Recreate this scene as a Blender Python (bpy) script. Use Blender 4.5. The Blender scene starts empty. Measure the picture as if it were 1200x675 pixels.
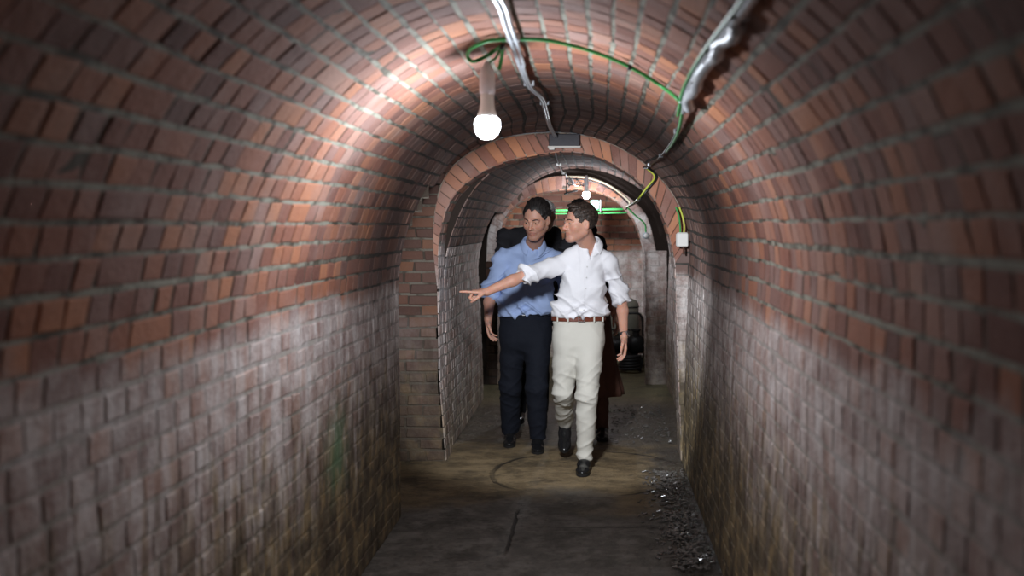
import bpy, math
import numpy as np
from mathutils import Vector

C = bpy.context.scene.collection
rng = np.random.RandomState(7)
F32 = np.float32

# ------------------------------------------------------------------ camera
CAMZ, FPX, VX, VY = 1.61, 1250.0, 700.0, 265.0


def at(px, py, Y):
    """a measured point of the tunnel: metres across, along and up at depth Y"""
    s = FPX / Y
    return np.array([(px - VX) / s, Y, CAMZ - (py - VY) / s])


cam_d = bpy.data.cameras.new('camera')
cam = bpy.data.objects.new('camera', cam_d)
C.objects.link(cam)
cam.location = (0, 0, CAMZ)
cam.rotation_euler = (math.pi / 2, 0, 0)
cam_d.sensor_width = 36
cam_d.lens = 37.5
cam_d.shift_x = -100 / 1200
cam_d.shift_y = -72.5 / 1200
cam_d.clip_start = 0.02
cam_d.dof.use_dof = True
cam_d.dof.focus_distance = 7.1
cam_d.dof.aperture_fstop = 2.0
sc = bpy.context.scene
sc.camera = cam
vs = sc.view_settings
vs.view_transform = 'Standard'
vs.look = 'None'
vs.gamma = 1
vs.use_curve_mapping = False
vs.exposure = 0.0

# ------------------------------------------------------------------ helpers


def tag(o, label=None, cat=None, group=None, kind=None):
    if label: o['label'] = label
    if cat: o['category'] = cat
    if group: o['group'] = group
    if kind: o['kind'] = kind
    return o


def empty(name, loc):
    o = bpy.data.objects.new(name, None)
    C.objects.link(o)
    o.location = loc
    o.empty_display_size = .1
    bpy.context.view_layer.update()
    return o


def obj(name, verts, faces, mat, parent=None, smooth=True, attr=None, mod=None):
    me = bpy.data.meshes.new(name)
    verts = np.asarray(verts, float).reshape(-1, 3)
    off = np.zeros(3)
    if parent is not None:
        root = parent
        while root.parent is not None: root = root.parent
        off = np.array(root.location)
    else:
        off = np.array([verts[:, 0].mean(), verts[:, 1].mean(), verts[:, 2].min()])
    V = verts - off
    if isinstance(faces, np.ndarray):
        k = faces.shape[1]
        me.vertices.add(len(V)); me.vertices.foreach_set('co', V.ravel().astype(F32))
        me.loops.add(faces.size); me.loops.foreach_set('vertex_index', faces.ravel().astype(np.int32))
        me.polygons.add(len(faces))
        me.polygons.foreach_set('loop_start', np.arange(0, faces.size, k, dtype=np.int32))
        me.update(calc_edges=True)
    else:
        me.from_pydata(V.tolist(), [], faces)
    me.polygons.foreach_set('use_smooth', [smooth] * len(me.polygons))
    if attr is not None:
        a = me.color_attributes.new('bc', 'FLOAT_COLOR', 'POINT')
        A = np.ones((len(V), 4), F32); A[:, :3] = attr
        a.data.foreach_set('color', A.ravel())
    me.materials.append(mat)
    me.update()
    o = bpy.data.objects.new(name, me)
    C.objects.link(o)
    if parent is not None:
        o.parent = parent
    else:
        o.location = off
        bpy.context.view_layer.update()
    return o


class MB:
    def __init__(s): s.v = []; s.f = []

    def add(s, V, Fc):
        n = len(s.v)
        s.v += [tuple(map(float, p)) for p in V]
        s.f += [tuple(i + n for i in q) for q in Fc]
        return s

    def box(s, c, d, rot=None, bev=0.0):
        c = np.array(c, float); d = np.array(d, float) / 2
        b = min(bev, d.min() * .9)
        if b <= 0:
            P = [(x, y, z) for x in (-1, 1) for y in (-1, 1) for z in (-1, 1)]
            V = np.array(P) * d
            Fc = [(0, 1, 3, 2), (4, 6, 7, 5), (0, 4, 5, 1), (2, 3, 7, 6), (0, 2, 6, 4), (1, 5, 7, 3)]
        else:
            V = []; Fc = []
            ix = {}
            for sx in (-1, 1):
                for sy in (-1, 1):
                    for sz in (-1, 1):
                        S = np.array([sx, sy, sz])
                        for a in range(3):
                            m = d - b; m = m.copy(); m[a] = d[a]
                            ix[(sx, sy, sz, a)] = len(V); V.append(S * m)
            def I(x, y, z, a): return ix[(x, y, z, a)]
            for sg in (-1, 1):
                Fc.append((I(sg, -1, -1, 0), I(sg, 1, -1, 0), I(sg, 1, 1, 0), I(sg, -1, 1, 0)))
                Fc.append((I(-1, sg, -1, 1), I(1, sg, -1, 1), I(1, sg, 1, 1), I(-1, sg, 1, 1)))
                Fc.append((I(-1, -1, sg, 2), I(1, -1, sg, 2), I(1, 1, sg, 2), I(-1, 1, sg, 2)))
            for a in (-1, 1):
                for b2 in (-1, 1):
                    Fc.append((I(a, b2, -1, 0), I(a, b2, 1, 0), I(a, b2, 1, 1), I(a, b2, -1, 1)))
                    Fc.append((I(a, -1, b2, 0), I(a, 1, b2, 0), I(a, 1, b2, 2), I(a, -1, b2, 2)))
                    Fc.append((I(-1, a, b2, 1), I(1, a, b2, 1), I(1, a, b2, 2), I(-1, a, b2, 2)))
                    for c2 in (-1, 1):
                        Fc.append((I(a, b2, c2, 0), I(a, b2, c2, 1), I(a, b2, c2, 2)))
            V = np.array(V)
        if rot is not None: V = V @ np.array(rot).T
        return s.add(V + c, Fc)

    def tube(s, pts, r, n=10, closed=False, caps=True):
        pts = np.array(pts, float)
        r = np.broadcast_to(r, (len(pts),)).astype(float)
        T = np.gradient(pts, axis=0)
        T /= np.linalg.norm(T, axis=1)[:, None] + 1e-9
        up = np.array([0, 0, 1.0]) if abs(T[0][2]) < .9 else np.array([1.0, 0, 0])
        V = []
        N = np.cross(T[0], up); N /= np.linalg.norm(N)
        for i in range(len(pts)):
            N = N - T[i] * N.dot(T[i]); N /= np.linalg.norm(N)
            B = np.cross(T[i], N)
            for k in range(n):
                a = 2 * math.pi * k / n
                V.append(pts[i] + r[i] * (math.cos(a) * N + math.sin(a) * B))
        Fc = []
        for i in range(len(pts) - 1):
            for k in range(n):
                k2 = (k + 1) % n
                Fc.append((i * n + k, i * n + k2, (i + 1) * n + k2, (i + 1) * n + k))
        if caps:
            Fc.append(tuple(range(n))[::-1]); Fc.append(tuple(range((len(pts) - 1) * n, len(pts) * n)))
        return s.add(V, Fc)

    def lathe(s, c, prof, n=32, axis=(0, 0, 1)):
        """prof: list of (radius, height) along axis from c"""
        ax = np.array(axis, float); ax /= np.linalg.norm(ax)
        u = np.cross(ax, [1, 0, 0] if abs(ax[0]) < .8 else [0, 1, 0]); u /= np.linalg.norm(u)
        w = np.cross(ax, u)
        V = []
        for r, h in prof:
            for k in range(n):
                a = 2 * math.pi * k / n
                V.append(np.array(c) + ax * h + r * (math.cos(a) * u + math.sin(a) * w))
        Fc = []
        for i in range(len(prof) - 1):
            for k in range(n):
                k2 = (k + 1) % n
                Fc.append((i * n + k, i * n + k2, (i + 1) * n + k2, (i + 1) * n + k))
        Fc.append(tuple(range(n))[::-1]); Fc.append(tuple(range((len(prof) - 1) * n, len(prof) * n)))
        return s.add(V, Fc)

    def build(s, name, mat, parent=None, smooth=True):
        o = obj(name, s.v, s.f, mat, parent, smooth)
        if smooth:
            try:
                o.data.set_sharp_from_angle(angle=math.radians(40))
            except Exception:
                pass
        return o


def spline(pts, n=8):
    P = np.array(pts, float)
    P = np.vstack([2 * P[0] - P[1], P, 2 * P[-1] - P[-2]])
    out = []
    for i in range(1, len(P) - 2):
        for k in range(n):
            t = k / n
            p0, p1, p2, p3 = P[i - 1:i + 3]
            out.append(.5 * (2 * p1 + (p2 - p0) * t + (2 * p0 - 5 * p1 + 4 * p2 - p3) * t * t + (3 * p1 - p0 - 3 * p2 + p3) * t ** 3))
    out.append(P[-2])
    return np.array(out)


def hash3(i, j, k, seed=0):
    h = (i * 374761393 + j * 668265263 + k * 2147483647 + seed * 1274126177) & 0xffffffff
    h = ((h ^ (h >> 13)) * 1274126177) & 0xffffffff
    return ((h ^ (h >> 16)) & 0xffff) / 65535.0


def vnoise(P, seed=0):
    P = np.asarray(P, float)
    I = np.floor(P).astype(np.int64); f = P - I
    f = f * f * (3 - 2 * f)
    r = 0
    for a in (0, 1):
        for b in (0, 1):
            for c in (0, 1):
                w = (f[..., 0] if a else 1 - f[..., 0]) * (f[..., 1] if b else 1 - f[..., 1]) * (f[..., 2] if c else 1 - f[..., 2])
                r = r + w * hash3(I[..., 0] + a, I[..., 1] + b, I[..., 2] + c, seed)
    return r * 2 - 1

# ------------------------------------------------------------------ materials


class NT:
    def __init__(s, name):
        s.m = bpy.data.materials.new(name); s.m.use_nodes = True
        s.t = s.m.node_tree; s.t.nodes.clear()
        s.out = s.t.nodes.new('ShaderNodeOutputMaterial')
        s.b = s.t.nodes.new('ShaderNodeBsdfPrincipled')
        s.t.links.new(s.b.outputs[0], s.out.inputs[0])

    def n(s, t, **k):
        o = s.t.nodes.new('ShaderNode' + t)
        for a, v in k.items(): setattr(o, a, v)
        return o

    def set(s, sock, v):
        if isinstance(v, (int, float)): sock.default_value = v
        elif isinstance(v, (tuple, list)):
            sock.default_value = tuple(v) + (1,) if len(v) == 3 and sock.type == 'RGBA' else tuple(v)
        else: s.t.links.new(v, sock)

    def math(s, op, a, b=0.0, c=None, clamp=False):
        o = s.n('Math', operation=op, use_clamp=clamp)
        s.set(o.inputs[0], a); s.set(o.inputs[1], b)
        if c is not None: s.set(o.inputs[2], c)
        return o.outputs[0]

    def mix(s, f, a, b, mode='MIX'):
        o = s.n('Mix', data_type='RGBA', blend_type=mode)
        s.set(o.inputs[0], f); s.set(o.inputs[6], a); s.set(o.inputs[7], b)
        return o.outputs[2]

    def pos(s):
        return s.n('NewGeometry').outputs['Position']

    def sep(s, v):
        o = s.n('SeparateXYZ'); s.set(o.inputs[0], v); return o.outputs

    def noise(s, vec, scale, detail=4, rough=.55, sc3=None):
        if sc3:
            m = s.n('Mapping'); s.set(m.inputs[0], vec); m.inputs['Scale'].default_value = sc3; vec = m.outputs[0]
        o = s.n('TexNoise'); s.set(o.inputs['Vector'], vec)
        o.inputs['Scale'].default_value = scale; o.inputs['Detail'].default_value = detail
        o.inputs['Roughness'].default_value = rough
        return o.outputs['Fac']

    def ramp(s, f, stops, interp='LINEAR'):
        o = s.n('ValToRGB'); s.set(o.inputs[0], f)
        cr = o.color_ramp; cr.interpolation = interp
        while len(cr.elements) < len(stops): cr.elements.new(.5)
        for e, (p, c) in zip(cr.elements, stops):
            e.position = p; e.color = tuple(c) + (1,) if len(c) == 3 else c
        return o.outputs[0]

    def step(s, v, lo, hi):
        o = s.n('MapRange', interpolation_type='SMOOTHSTEP')
        s.set(o.inputs[0], v); o.inputs[1].default_value = lo; o.inputs[2].default_value = hi
        return o.outputs[0]

    def bump(s, h, strength=.3, dist=.01):
        o = s.n('Bump'); s.set(o.inputs['Height'], h)
        o.inputs['Strength'].default_value = strength; o.inputs['Distance'].default_value = dist
        s.t.links.new(o.outputs[0], s.b.inputs['Normal'])

    def fin(s, col=None, rough=None, metal=None, spec=None, sheen=None):
        if col is not None: s.set(s.b.inputs['Base Color'], col)
        if rough is not None: s.set(s.b.inputs['Roughness'], rough)
        if metal is not None: s.set(s.b.inputs['Metallic'], metal)
        if spec is not None: s.set(s.b.inputs['Specular IOR Level'], spec)
        return s.m


def brick_mat(name, wash=.9, wz=1.28, dark=0.0, moss=.9, mz=.78, film=.6, hue=0, mort=(.34, .335, .275), grey_zone=False):
    m = NT(name)
    P = m.pos(); X, Y, Z = m.sep(P)
    at_ = m.n('Attribute', attribute_name='bc')
    r1, r2, isb = m.sep(at_.outputs['Vector'])
    n_big = m.noise(P, 2.2, 4); n_mid = m.noise(P, 9, 5); n_fine = m.noise(P, 60, 4, .65); n_str = m.noise(P, 3, 5, .6, (6, 6, .9))
    br = m.ramp(m.math('ADD', m.math('MULTIPLY', r1, .8), m.math('MULTIPLY', n_mid, .25)),
                [(0, (.10, .045, .038)), (.22, (.21, .092, .07)), (.5, (.31, .132, .09)), (.78, (.42, .175, .10)), (1, (.56, .245, .125))])
    br = m.mix(m.math('MULTIPLY', m.step(n_fine, .45, .8), .35), br, (.34, .2, .15))
    # lime film on brick faces
    br = m.mix(m.math('MULTIPLY', m.math('MULTIPLY', m.step(n_big, .35, .65), m.math('ADD', r2, .25)), film), br, (.40, .29, .26))
    mo = m.mix(m.step(m.math('ADD', n_mid, m.math('MULTIPLY', n_fine, .35)), .58, .85), mort, (mort[0] * .25, mort[1] * .22, mort[2] * .2))
    mo = m.mix(m.step(r1, .68, .84), (mort[0] * .3, mort[1] * .26, mort[2] * .24), mo)
    col = m.mix(isb, mo, br)
    if grey_zone:
        # darker from some way before the arch onward: black joints, greyed bricks
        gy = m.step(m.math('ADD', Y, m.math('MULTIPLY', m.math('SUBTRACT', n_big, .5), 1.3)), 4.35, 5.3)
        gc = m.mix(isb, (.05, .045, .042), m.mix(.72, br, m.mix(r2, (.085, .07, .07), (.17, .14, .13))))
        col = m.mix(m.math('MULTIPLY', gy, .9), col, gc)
    # white wash / efflorescence on the lower courses
    edge = m.math('ADD', m.math('MULTIPLY', m.math('SUBTRACT', n_big, .5), .28), m.math('MULTIPLY', m.math('SUBTRACT', n_mid, .5), .16))
    zz = m.math('ADD', Z, edge)
    wm = m.math('SUBTRACT', 1.0, m.step(zz, wz - .05, wz + .05))
    wv = m.math('MULTIPLY', wm, m.math('ADD', m.math('ADD', m.math('MULTIPLY', m.step(n_str, .3, .62), .45), .38), m.math('MULTIPLY', m.math('MULTIPLY', r2, isb), .3), clamp=True))
    wv = m.math('MULTIPLY', m.math('MULTIPLY', wv, wash), m.math('ADD', .72, m.math('MULTIPLY', n_mid, .5)), clamp=True)
    wcol = m.mix(m.step(m.math('ADD', m.math('MULTIPLY', n_fine, .4), m.math('MULTIPLY', n_mid, .6)), .35, .62), (.40, .32, .30), (.74, .70, .68))
    col = m.mix(wv, col, wcol)
    # brown damp and moss near the ground
    mm = m.math('SUBTRACT', 1.0, m.step(m.math('ADD', Z, m.math('MULTIPLY', m.math('SUBTRACT', n_str, .5), 1.1)), mz - .35, mz + .3))
    mcol = m.ramp(n_mid, [(.3, (.035, .026, .014)), (.5, (.13, .1, .052)), (.6, (.27, .19, .08)), (.8, (.3, .27, .18))])
    col = m.mix(m.math('MULTIPLY', mm, moss), col, mcol)
    # a patch of green algae
    d = m.n('VectorMath', operation='DISTANCE'); m.set(d.inputs[0], P); d.inputs[1].default_value = (-1.09, 4.5, .66)
    gm = m.math('SUBTRACT', 1.0, m.step(m.math('ADD', d.outputs['Value'], m.math('MULTIPLY', n_mid, .3)), .15, .42))
    col = m.mix(m.math('MULTIPLY', gm, .5), col, (.1, .3, .13))
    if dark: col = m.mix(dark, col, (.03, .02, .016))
    hgt = m.math('ADD', m.math('MULTIPLY', n_fine, .6), m.math('MULTIPLY', n_mid, 1.0))
    m.bump(hgt, .55, .012)
    return m.fin(col, m.math('SUBTRACT', .88, m.math('MULTIPLY', mm, .25)), spec=.3)


M_brick = brick_mat('old_red_brick', grey_zone=True)
M_brick2 = brick_mat('limewashed_brick', wash=.9, wz=1.5, film=.7, mz=.45, moss=.6)
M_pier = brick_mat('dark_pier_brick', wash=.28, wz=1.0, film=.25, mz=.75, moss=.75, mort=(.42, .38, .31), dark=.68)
M_shade = brick_mat('shade_black_brick', wash=.1, wz=1.0, film=.1, mz=.75, moss=.5, mort=(.1, .09, .08), dark=.85)  # near-black brick: darkness of the far recess put into the colour
M_ring = brick_mat('arch_ring_brick', wash=.7, wz=1.35, film=.45, moss=.6, mort=(.32, .27, .22))
M_ring2 = brick_mat('far_ring_brick', wash=1.0, wz=1.75, film=1.4, moss=.4, mort=(.35, .3, .25))
M_far = brick_mat('far_wall_brick', wash=1.0, wz=1.3, film=.25, mz=.3, moss=.6, mort=(.36, .33, .26))


def floor_mat():
    m = NT('damp_concrete_floor')
    P = m.pos(); X, Y, Z = m.sep(P)
    nb = m.noise(P, 1.3, 5); nm = m.noise(P, 6, 6, .6); nf = m.noise(P, 45, 5, .7); nst = m.noise(P, 5, 6, .65, (.9, 1.4, 1))
    grey = m.mix(m.step(nm, .35, .7), (.14, .128, .11), (.27, .25, .22))
    brown = m.mix(m.step(nst, .35, .68), (.16, .115, .062), (.34, .25, .14))
    f = m.step(m.math('ADD', Y, m.math('MULTIPLY', m.math('SUBTRACT', nb, .5), 1.6)), 6.0, 6.45)
    col = m.mix(f, grey, brown)
    col = m.mix(m.math('MULTIPLY', m.step(m.noise(P, 17, 6, .7), .47, .66), .55), col, m.mix(f, (.05, .044, .036), (.34, .25, .13)))
    # damp black ground further in, and along the right wall
    w1 = m.step(m.math('ADD', Y, m.math('MULTIPLY', m.math('SUBTRACT', nm, .5), 1.2)), 7.5, 8.2)
    w1 = m.math('MULTIPLY', w1, m.math('SUBTRACT', 1.0, m.step(Y, 9.3, 10.3)))
    w2 = m.math('MULTIPLY', m.step(m.math('ADD', X, m.math('MULTIPLY', m.math('SUBTRACT', nm, .5), .5)), .3, .48), m.math('SUBTRACT', 1.0, m.step(Y, 7.6, 8.0)))
    wet = m.math('MAXIMUM', m.math('MULTIPLY', w1, .95), w2)
    wcol = m.mix(m.step(nf, .4, .65), (.022, .019, .015), (.11, .1, .09))
    col = m.mix(m.math('MULTIPLY', wet, .85), col, wcol)
    col = m.mix(m.step(Y, 9.4, 10.4), col, m.mix(nm, (.1, .085, .04), (.22, .2, .11)))
    # circular patch edge and straight slab joints
    d = m.n('VectorMath', operation='DISTANCE'); m.set(d.inputs[0], P); d.inputs[1].default_value = (-.05, 7.0, 0)
    rr = m.math('ADD', d.outputs['Value'], m.math('MULTIPLY', m.math('SUBTRACT', nm, .5), .06))
    ring = m.math('SUBTRACT', 1.0, m.step(m.math('ABSOLUTE', m.math('SUBTRACT', rr, .64)), .006, .022))
    ring = m.math('MULTIPLY', ring, m.step(nb, .38, .55))
    wob = m.math('MULTIPLY', m.math('SUBTRACT', nm, .5), .05)
    j1 = m.math('SUBTRACT', 1.0, m.step(m.math('ABSOLUTE', m.math('SUBTRACT', m.math('ADD', X, wob), -.45)), .003, .012))
    j1 = m.math('MULTIPLY', m.math('MULTIPLY', j1, m.step(Y, 5.2, 5.35)), m.math('SUBTRACT', 1.0, m.step(Y, 6.0, 6.1)))
    j2 = m.math('SUBTRACT', 1.0, m.step(m.math('ABSOLUTE', m.math('SUBTRACT', m.math('ADD', Y, wob), 5.72)), .004, .016))
    j2 = m.math('MULTIPLY', m.math('MULTIPLY', j2, m.step(X, -.35, -.2)), .7)
    cr = m.math('MAXIMUM', ring, m.math('MAXIMUM', j1, j2))
    col = m.mix(m.math('MULTIPLY', cr, .8), col, (.02, .015, .01))
    col = m.mix(m.math('MULTIPLY', m.step(nf, .56, .72), .5), col, (.38, .33, .25))
    col = m.mix(m.math('MULTIPLY', m.math('SUBTRACT', 1.0, m.step(m.noise(P, 3.2, 7, .7), .36, .5)), .6), col, (.045, .038, .028))
    h = m.math('SUBTRACT', m.math('ADD', m.math('MULTIPLY', nf, .5), nm), m.math('MULTIPLY', cr, .8))
    m.bump(h, .9, .03)
    ro = m.math('SUBTRACT', m.math('SUBTRACT', .68, m.math('MULTIPLY', m.math('SUBTRACT', 1.0, m.step(Y, 4.6, 5.8)), .22)), m.math('MULTIPLY', wet, .42))
    return m.fin(col, ro)


M_floor = floor_mat()


def plain(name, col, rough=.6, metal=0, spec=.5, bump=None, var=None):
    m = NT(name)
    c = col
    P = m.pos()
    if var:
        c = m.mix(m.noise(P, var[0], 4), tuple(x * (1 - var[1]) for x in col), tuple(min(1, x * (1 + var[1])) for x in col))
    if bump: m.bump(m.noise(P, bump[0], 4), bump[1], bump[2])
    return m.fin(c, rough, metal, spec)


def cloth(name, col, rough=.85, wscale=(1, 1, 1), amt=.25):
    m = NT(name); P = m.pos()
    n1 = m.noise(P, 14, 3, .5, wscale); n2 = m.noise(P, 420, 2)
    c = m.mix(m.noise(P, 5, 3), tuple(x * .93 for x in col), tuple(min(1, x * 1.05) for x in col))
    m.bump(m.math('ADD', m.math('MULTIPLY', n1, 1.0), m.math('MULTIPLY', n2, .02)), amt, .03)
    return m.fin(c, rough, spec=.25)


def skin_mat(name, col, lip=(.42, .12, .1)):
    m = NT(name); P = m.pos()
    a = m.n('Attribute', attribute_name='bc'); r, g, b = m.sep(a.outputs['Vector'])
    c = m.mix(m.noise(P, 40, 3), tuple(x * .9 for x in col), tuple(min(1, x * 1.08) for x in col))
    c = m.mix(r, c, lip)
    c = m.mix(g, c, (col[0] * .45, col[1] * .42, col[2] * .45))
    c = m.mix(b, c, (col[0] * .95, col[1] * .62, col[2] * .55))
    m.bump(m.noise(P, 180, 3), .12, .003)
    m.b.inputs['Subsurface Weight'].default_value = .55
    m.b.inputs['Subsurface Radius'].default_value = (.01, .004, .002)
    return m.fin(c, .5, spec=.4)


M_skin1 = skin_mat('warm_tanned_skin', (.56, .30, .22))
M_skin2 = skin_mat('ruddy_skin', (.5, .27, .2))
M_skin3 = skin_mat('pale_skin', (.55, .34, .27))
M_white = cloth('white_cotton', (.76, .76, .80), amt=.12, wscale=(1, 1, 1.8))
M_blue = cloth('blue_cotton', (.33, .43, .68), amt=.12, wscale=(1, 1, 1.8))
M_cream = cloth('cream_chino', (.6, .585, .53), amt=.12, wscale=(1, 1, 2))
M_navy = cloth('navy_wool', (.007, .009, .016), amt=.3)
M_suit = cloth('black_wool', (.018, .018, .022), amt=.3)
M_brown = cloth('brown_wool', (.11, .05, .035), amt=.3)


def hair_mat(name, col, col2):
    m = NT(name); P = m.pos()
    n = m.noise(P, 60, 4, .6, (2.2, 2.2, .6))
    m.bump(n, .6, .008)
    return m.fin(m.mix(m.step(n, .4, .7), col, col2), .45, spec=.4)


M_hair1 = hair_mat('dark_brown_hair', (.015, .010, .008), (.075, .05, .04))
M_hair2 = hair_mat('black_hair', (.008, .007, .007), (.035, .03, .028))
M_hair3 = hair_mat('white_hair', (.45, .44, .43), (.8, .79, .78))
M_eye = plain('eye_white', (.36, .3, .27), .25)
M_iris = plain('dark_iris', (.02, .012, .01), .15)
M_leather = plain('brown_leather', (.14, .035, .018), .35, bump=(90, .3, .002))
M_blackl = plain('black_leather', (.012, .012, .013), .22, bump=(60, .2, .003))
M_steel = plain('brushed_steel', (.6, .6, .6), .3, 1)
M_zinc = plain('galvanised_conduit', (.55, .59, .63), .36, .5, bump=(50, .15, .003), var=(12, .3))
M_tape = plain('grey_wrap_tape', (.5, .53, .56), .4, .3, bump=(35, .5, .006), var=(20, .35))
M_green = plain('green_plastic_sheath', (.04, .33, .08), .42, var=(15, .25))
M_yellow = plain('yellow_green_sheath', (.55, .62, .08), .45)
M_blackp = plain('black_plastic', (.012, .012, .013), .4)
M_whitep = plain('white_plastic', (.72, .72, .70), .4)
M_socket = plain('pale_lamp_holder', (.68, .68, .72), .45, var=(20, .15))
M_slate = plain('dark_lintel_stone', (.045, .042, .05), .7, bump=(30, .5, .01))
M_lime = plain('white_lime_smear', (.65, .62, .58), .8, bump=(30, .5, .01))
M_greybox = plain('grey_box_plastic', (.3, .34, .37), .5)
M_iron = plain('dark_cast_iron', (.03, .03, .03), .5, .6, bump=(40, .4, .006), var=(10, .4))
M_tank = plain('dull_olive_tank', (.16, .155, .125), .5, .3, var=(8, .3))
M_rubber = plain('black_rubber', (.015, .015, .016), .6)
M_sock = plain('dark_sock_knit', (.014, .014, .017), .85, bump=(200, .3, .002))
M_button = plain('pearl_button', (.55, .55, .55), .3)


def emit(name, col, st):
    m = NT(name)
    m.b.inputs['Emission Color'].default_value = tuple(col) + (1,)
    m.b.inputs['Emission Strength'].default_value = st
    return m.fin((.8, .8, .8), .4)


# ------------------------------------------------------------------ brick shells


def resample(P, n):
    P = np.asarray(P, float)
    d = np.r_[0, np.cumsum(np.linalg.norm(np.diff(P, axis=0), axis=1))]
    t = np.linspace(0, d[-1], n)
    return np.stack([np.interp(t, d, P[:, i]) for i in range(P.shape[1])], 1)


def plen(P):
    return np.linalg.norm(np.diff(P, axis=0), axis=1).sum()


def shell(name, f, rows, mat, inward, hdr=(.112, .235), pstr=.05, joint=.0108, prot=.003, ustep=.08, seed=1, struct=True, parent=None, backface=False, jit=.0034):
    """f(u, v) -> Nx3 surface point; rows: (v0, v1, u0, u1, vscale) vscale = metres per v unit. Bricks stand proud of a mortar skin."""
    r = np.random.RandomState(seed)
    eps = 1e-3

    def fn(u, v):
        u = np.asarray(u, float); v = np.asarray(v, float)
        p = f(u, v)
        du = f(u + eps, v) - p
        dv = f(u, v + eps) - p
        n = np.cross(du, dv); n /= np.linalg.norm(n, axis=1)[:, None] + 1e-12
        s = np.sign((n * (inward(p) - p)).sum(1)); s[s == 0] = 1
        return p, n * s[:, None]
    V = []; Fc = []; A = []; nv = 0
    q9 = [(0, 1, 5, 4), (1, 2, 6, 5), (2, 3, 7, 6), (3, 0, 4, 7), (4, 5, 9, 8), (5, 6, 10, 9), (6, 7, 11, 10), (7, 4, 8, 11), (8, 9, 10, 11)]
    q9 = np.array(q9)
    for (v0, v1, u0, u1, vs_) in rows:
        if u1 - u0 < .02: continue
        jv = joint / vs_
        u = u0 - r.rand() * .1
        B = []
        while u < u1:
            L = hdr[0] if r.rand() > pstr else hdr[1]
            L *= r.uniform(.92, 1.06)
            a, b = max(u + joint / 2, u0), min(u + L - joint / 2 + .004, u1)
            if b - a > .025: B.append((a, b, r.rand(), r.rand(), r.uniform(.35, 1.35)))
            u += L
        if not B: continue
        B = np.array(B); n = len(B)
        shift = r.normal(0, .0015) / vs_
        us = np.stack([B[:, 0], B[:, 1], B[:, 1], B[:, 0]], 1)
        vv = np.tile([v0 + jv / 2, v0 + jv / 2, v1 - jv / 2, v1 - jv / 2], (n, 1)) + shift
        us = us + r.normal(0, jit, us.shape); vv = vv + r.normal(0, jit * .6, vv.shape) / vs_
        cu = us.mean(1, keepdims=True); cv = vv.mean(1, keepdims=True)
        lev = []
        for inset, hh in ((-.001, -.006), (.0015, .45), (.0065, 1.0)):
            uu = us + np.sign(cu - us) * inset
            ww = vv + np.sign(cv - vv) * inset / vs_
            p, nn = fn(uu.ravel(), ww.ravel())
            H = np.full(n * 4, hh) if hh < 0 else np.repeat(prot * hh * B[:, 4], 4) + r.normal(0, .0006, n * 4)
            lev.append((p + nn * H[:, None]).reshape(n, 4, 3))
        vb = np.concatenate(lev, 1).reshape(-1, 3)
        V.append(vb)
        Fc.append((nv + np.arange(n)[:, None, None] * 12 + q9[None]).reshape(-1, 4))
        A.append(np.repeat(np.stack([B[:, 2], B[:, 3], np.ones(n)], 1), 12, 0))
        nv += n * 12
    # mortar skin
    for (v0, v1, u0, u1, vs_) in rows:
        if u1 - u0 < .02: continue
        nu = max(2, int((u1 - u0) / ustep) + 1)
        uu = np.linspace(u0, u1, nu); vv = np.array([v0, (v0 + v1) / 2, v1])
        U, W = np.meshgrid(uu, vv)
        p, nn = fn(U.ravel(), W.ravel())
        p = p + nn * (vnoise(p * 23, 5) * .0016)[:, None]
        V.append(p)
        q = []
        for j in range(2):
            for i in range(nu - 1):
                q.append((j * nu + i, j * nu + i + 1, (j + 1) * nu + i + 1, (j + 1) * nu + i))
        Fc.append(np.array(q) + nv)
        at_ = np.tile([.5, .5, 0.0], (len(p), 1)); at_[:, 0] = np.repeat([1.0, 0.0, 1.0], nu)
        A.append(at_)
        nv += len(p)
    o = obj(name, np.vstack(V), np.vstack(Fc), mat, parent, smooth=False, attr=np.vstack(A))
    if struct: o['kind'] = 'structure'
    return o


def half(x0, z0, x1, z1, n=24):
    """quarter ellipse from springing (x0, z0) up to crown (x1, z1)"""
    t = np.linspace(0, math.pi / 2, n)
    return np.stack([x1 + (x0 - x1) * np.cos(t), z0 + (z1 - z0) * np.sin(t)], 1)


def line(a, b, n=14):
    return np.linspace(a, b, n)


D1, D2 = 5.92, 7.31
PM = np.vstack([line((-1.09, 0), (-1.105, 1.25))[:-1], half(-1.105, 1.25, -.25, 2.262), half(.64, 1.43, -.25, 2.262)[::-1][1:], line((.64, 1.43), (.58, 0))[1:]])
EX = [(-1.10, 1.2), (-1.128, 1.5), (-1.105, 1.78), (-1.03, 1.985), (-.86, 2.13), (-.64, 2.222), (-.3, 2.255), (0, 2.215), (.26, 2.09), (.468, 1.905), (.59, 1.7), (.635, 1.5)]
EXs = spline(EX, 6)
PE = np.vstack([line((-1.12, 0), EX[0])[:-1], EXs, line(EX[-1], (.58, 0))[1:]])
IN = [(-1.09, 1.2), (-1.085, 1.5), (-1.035, 1.72), (-.935, 1.873), (-.766, 1.99), (-.555, 2.07), (-.25, 2.118), (-.05, 2.1), (.088, 2.045), (.28, 1.92), (.425, 1.73), (.49, 1.55), (.53, 1.35)]
INs = spline(IN, 6)
PI_ = np.vstack([line((-1.035, 0), (-1.08, .6), 6)[:-1], line((-1.08, .6), IN[0], 6)[:-1], INs, line(IN[-1], (.575, 0), 10)[1:]])
P2 = np.vstack([line((-1.06, 0), (-1.10, 1.2))[:-1], half(-1.10, 1.2, -.2, 2.2), half(.74, 1.4, -.2, 2.2)[::-1][1:], line((.74, 1.4), (.70, 0))[1:]])
NS = 400


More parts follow.
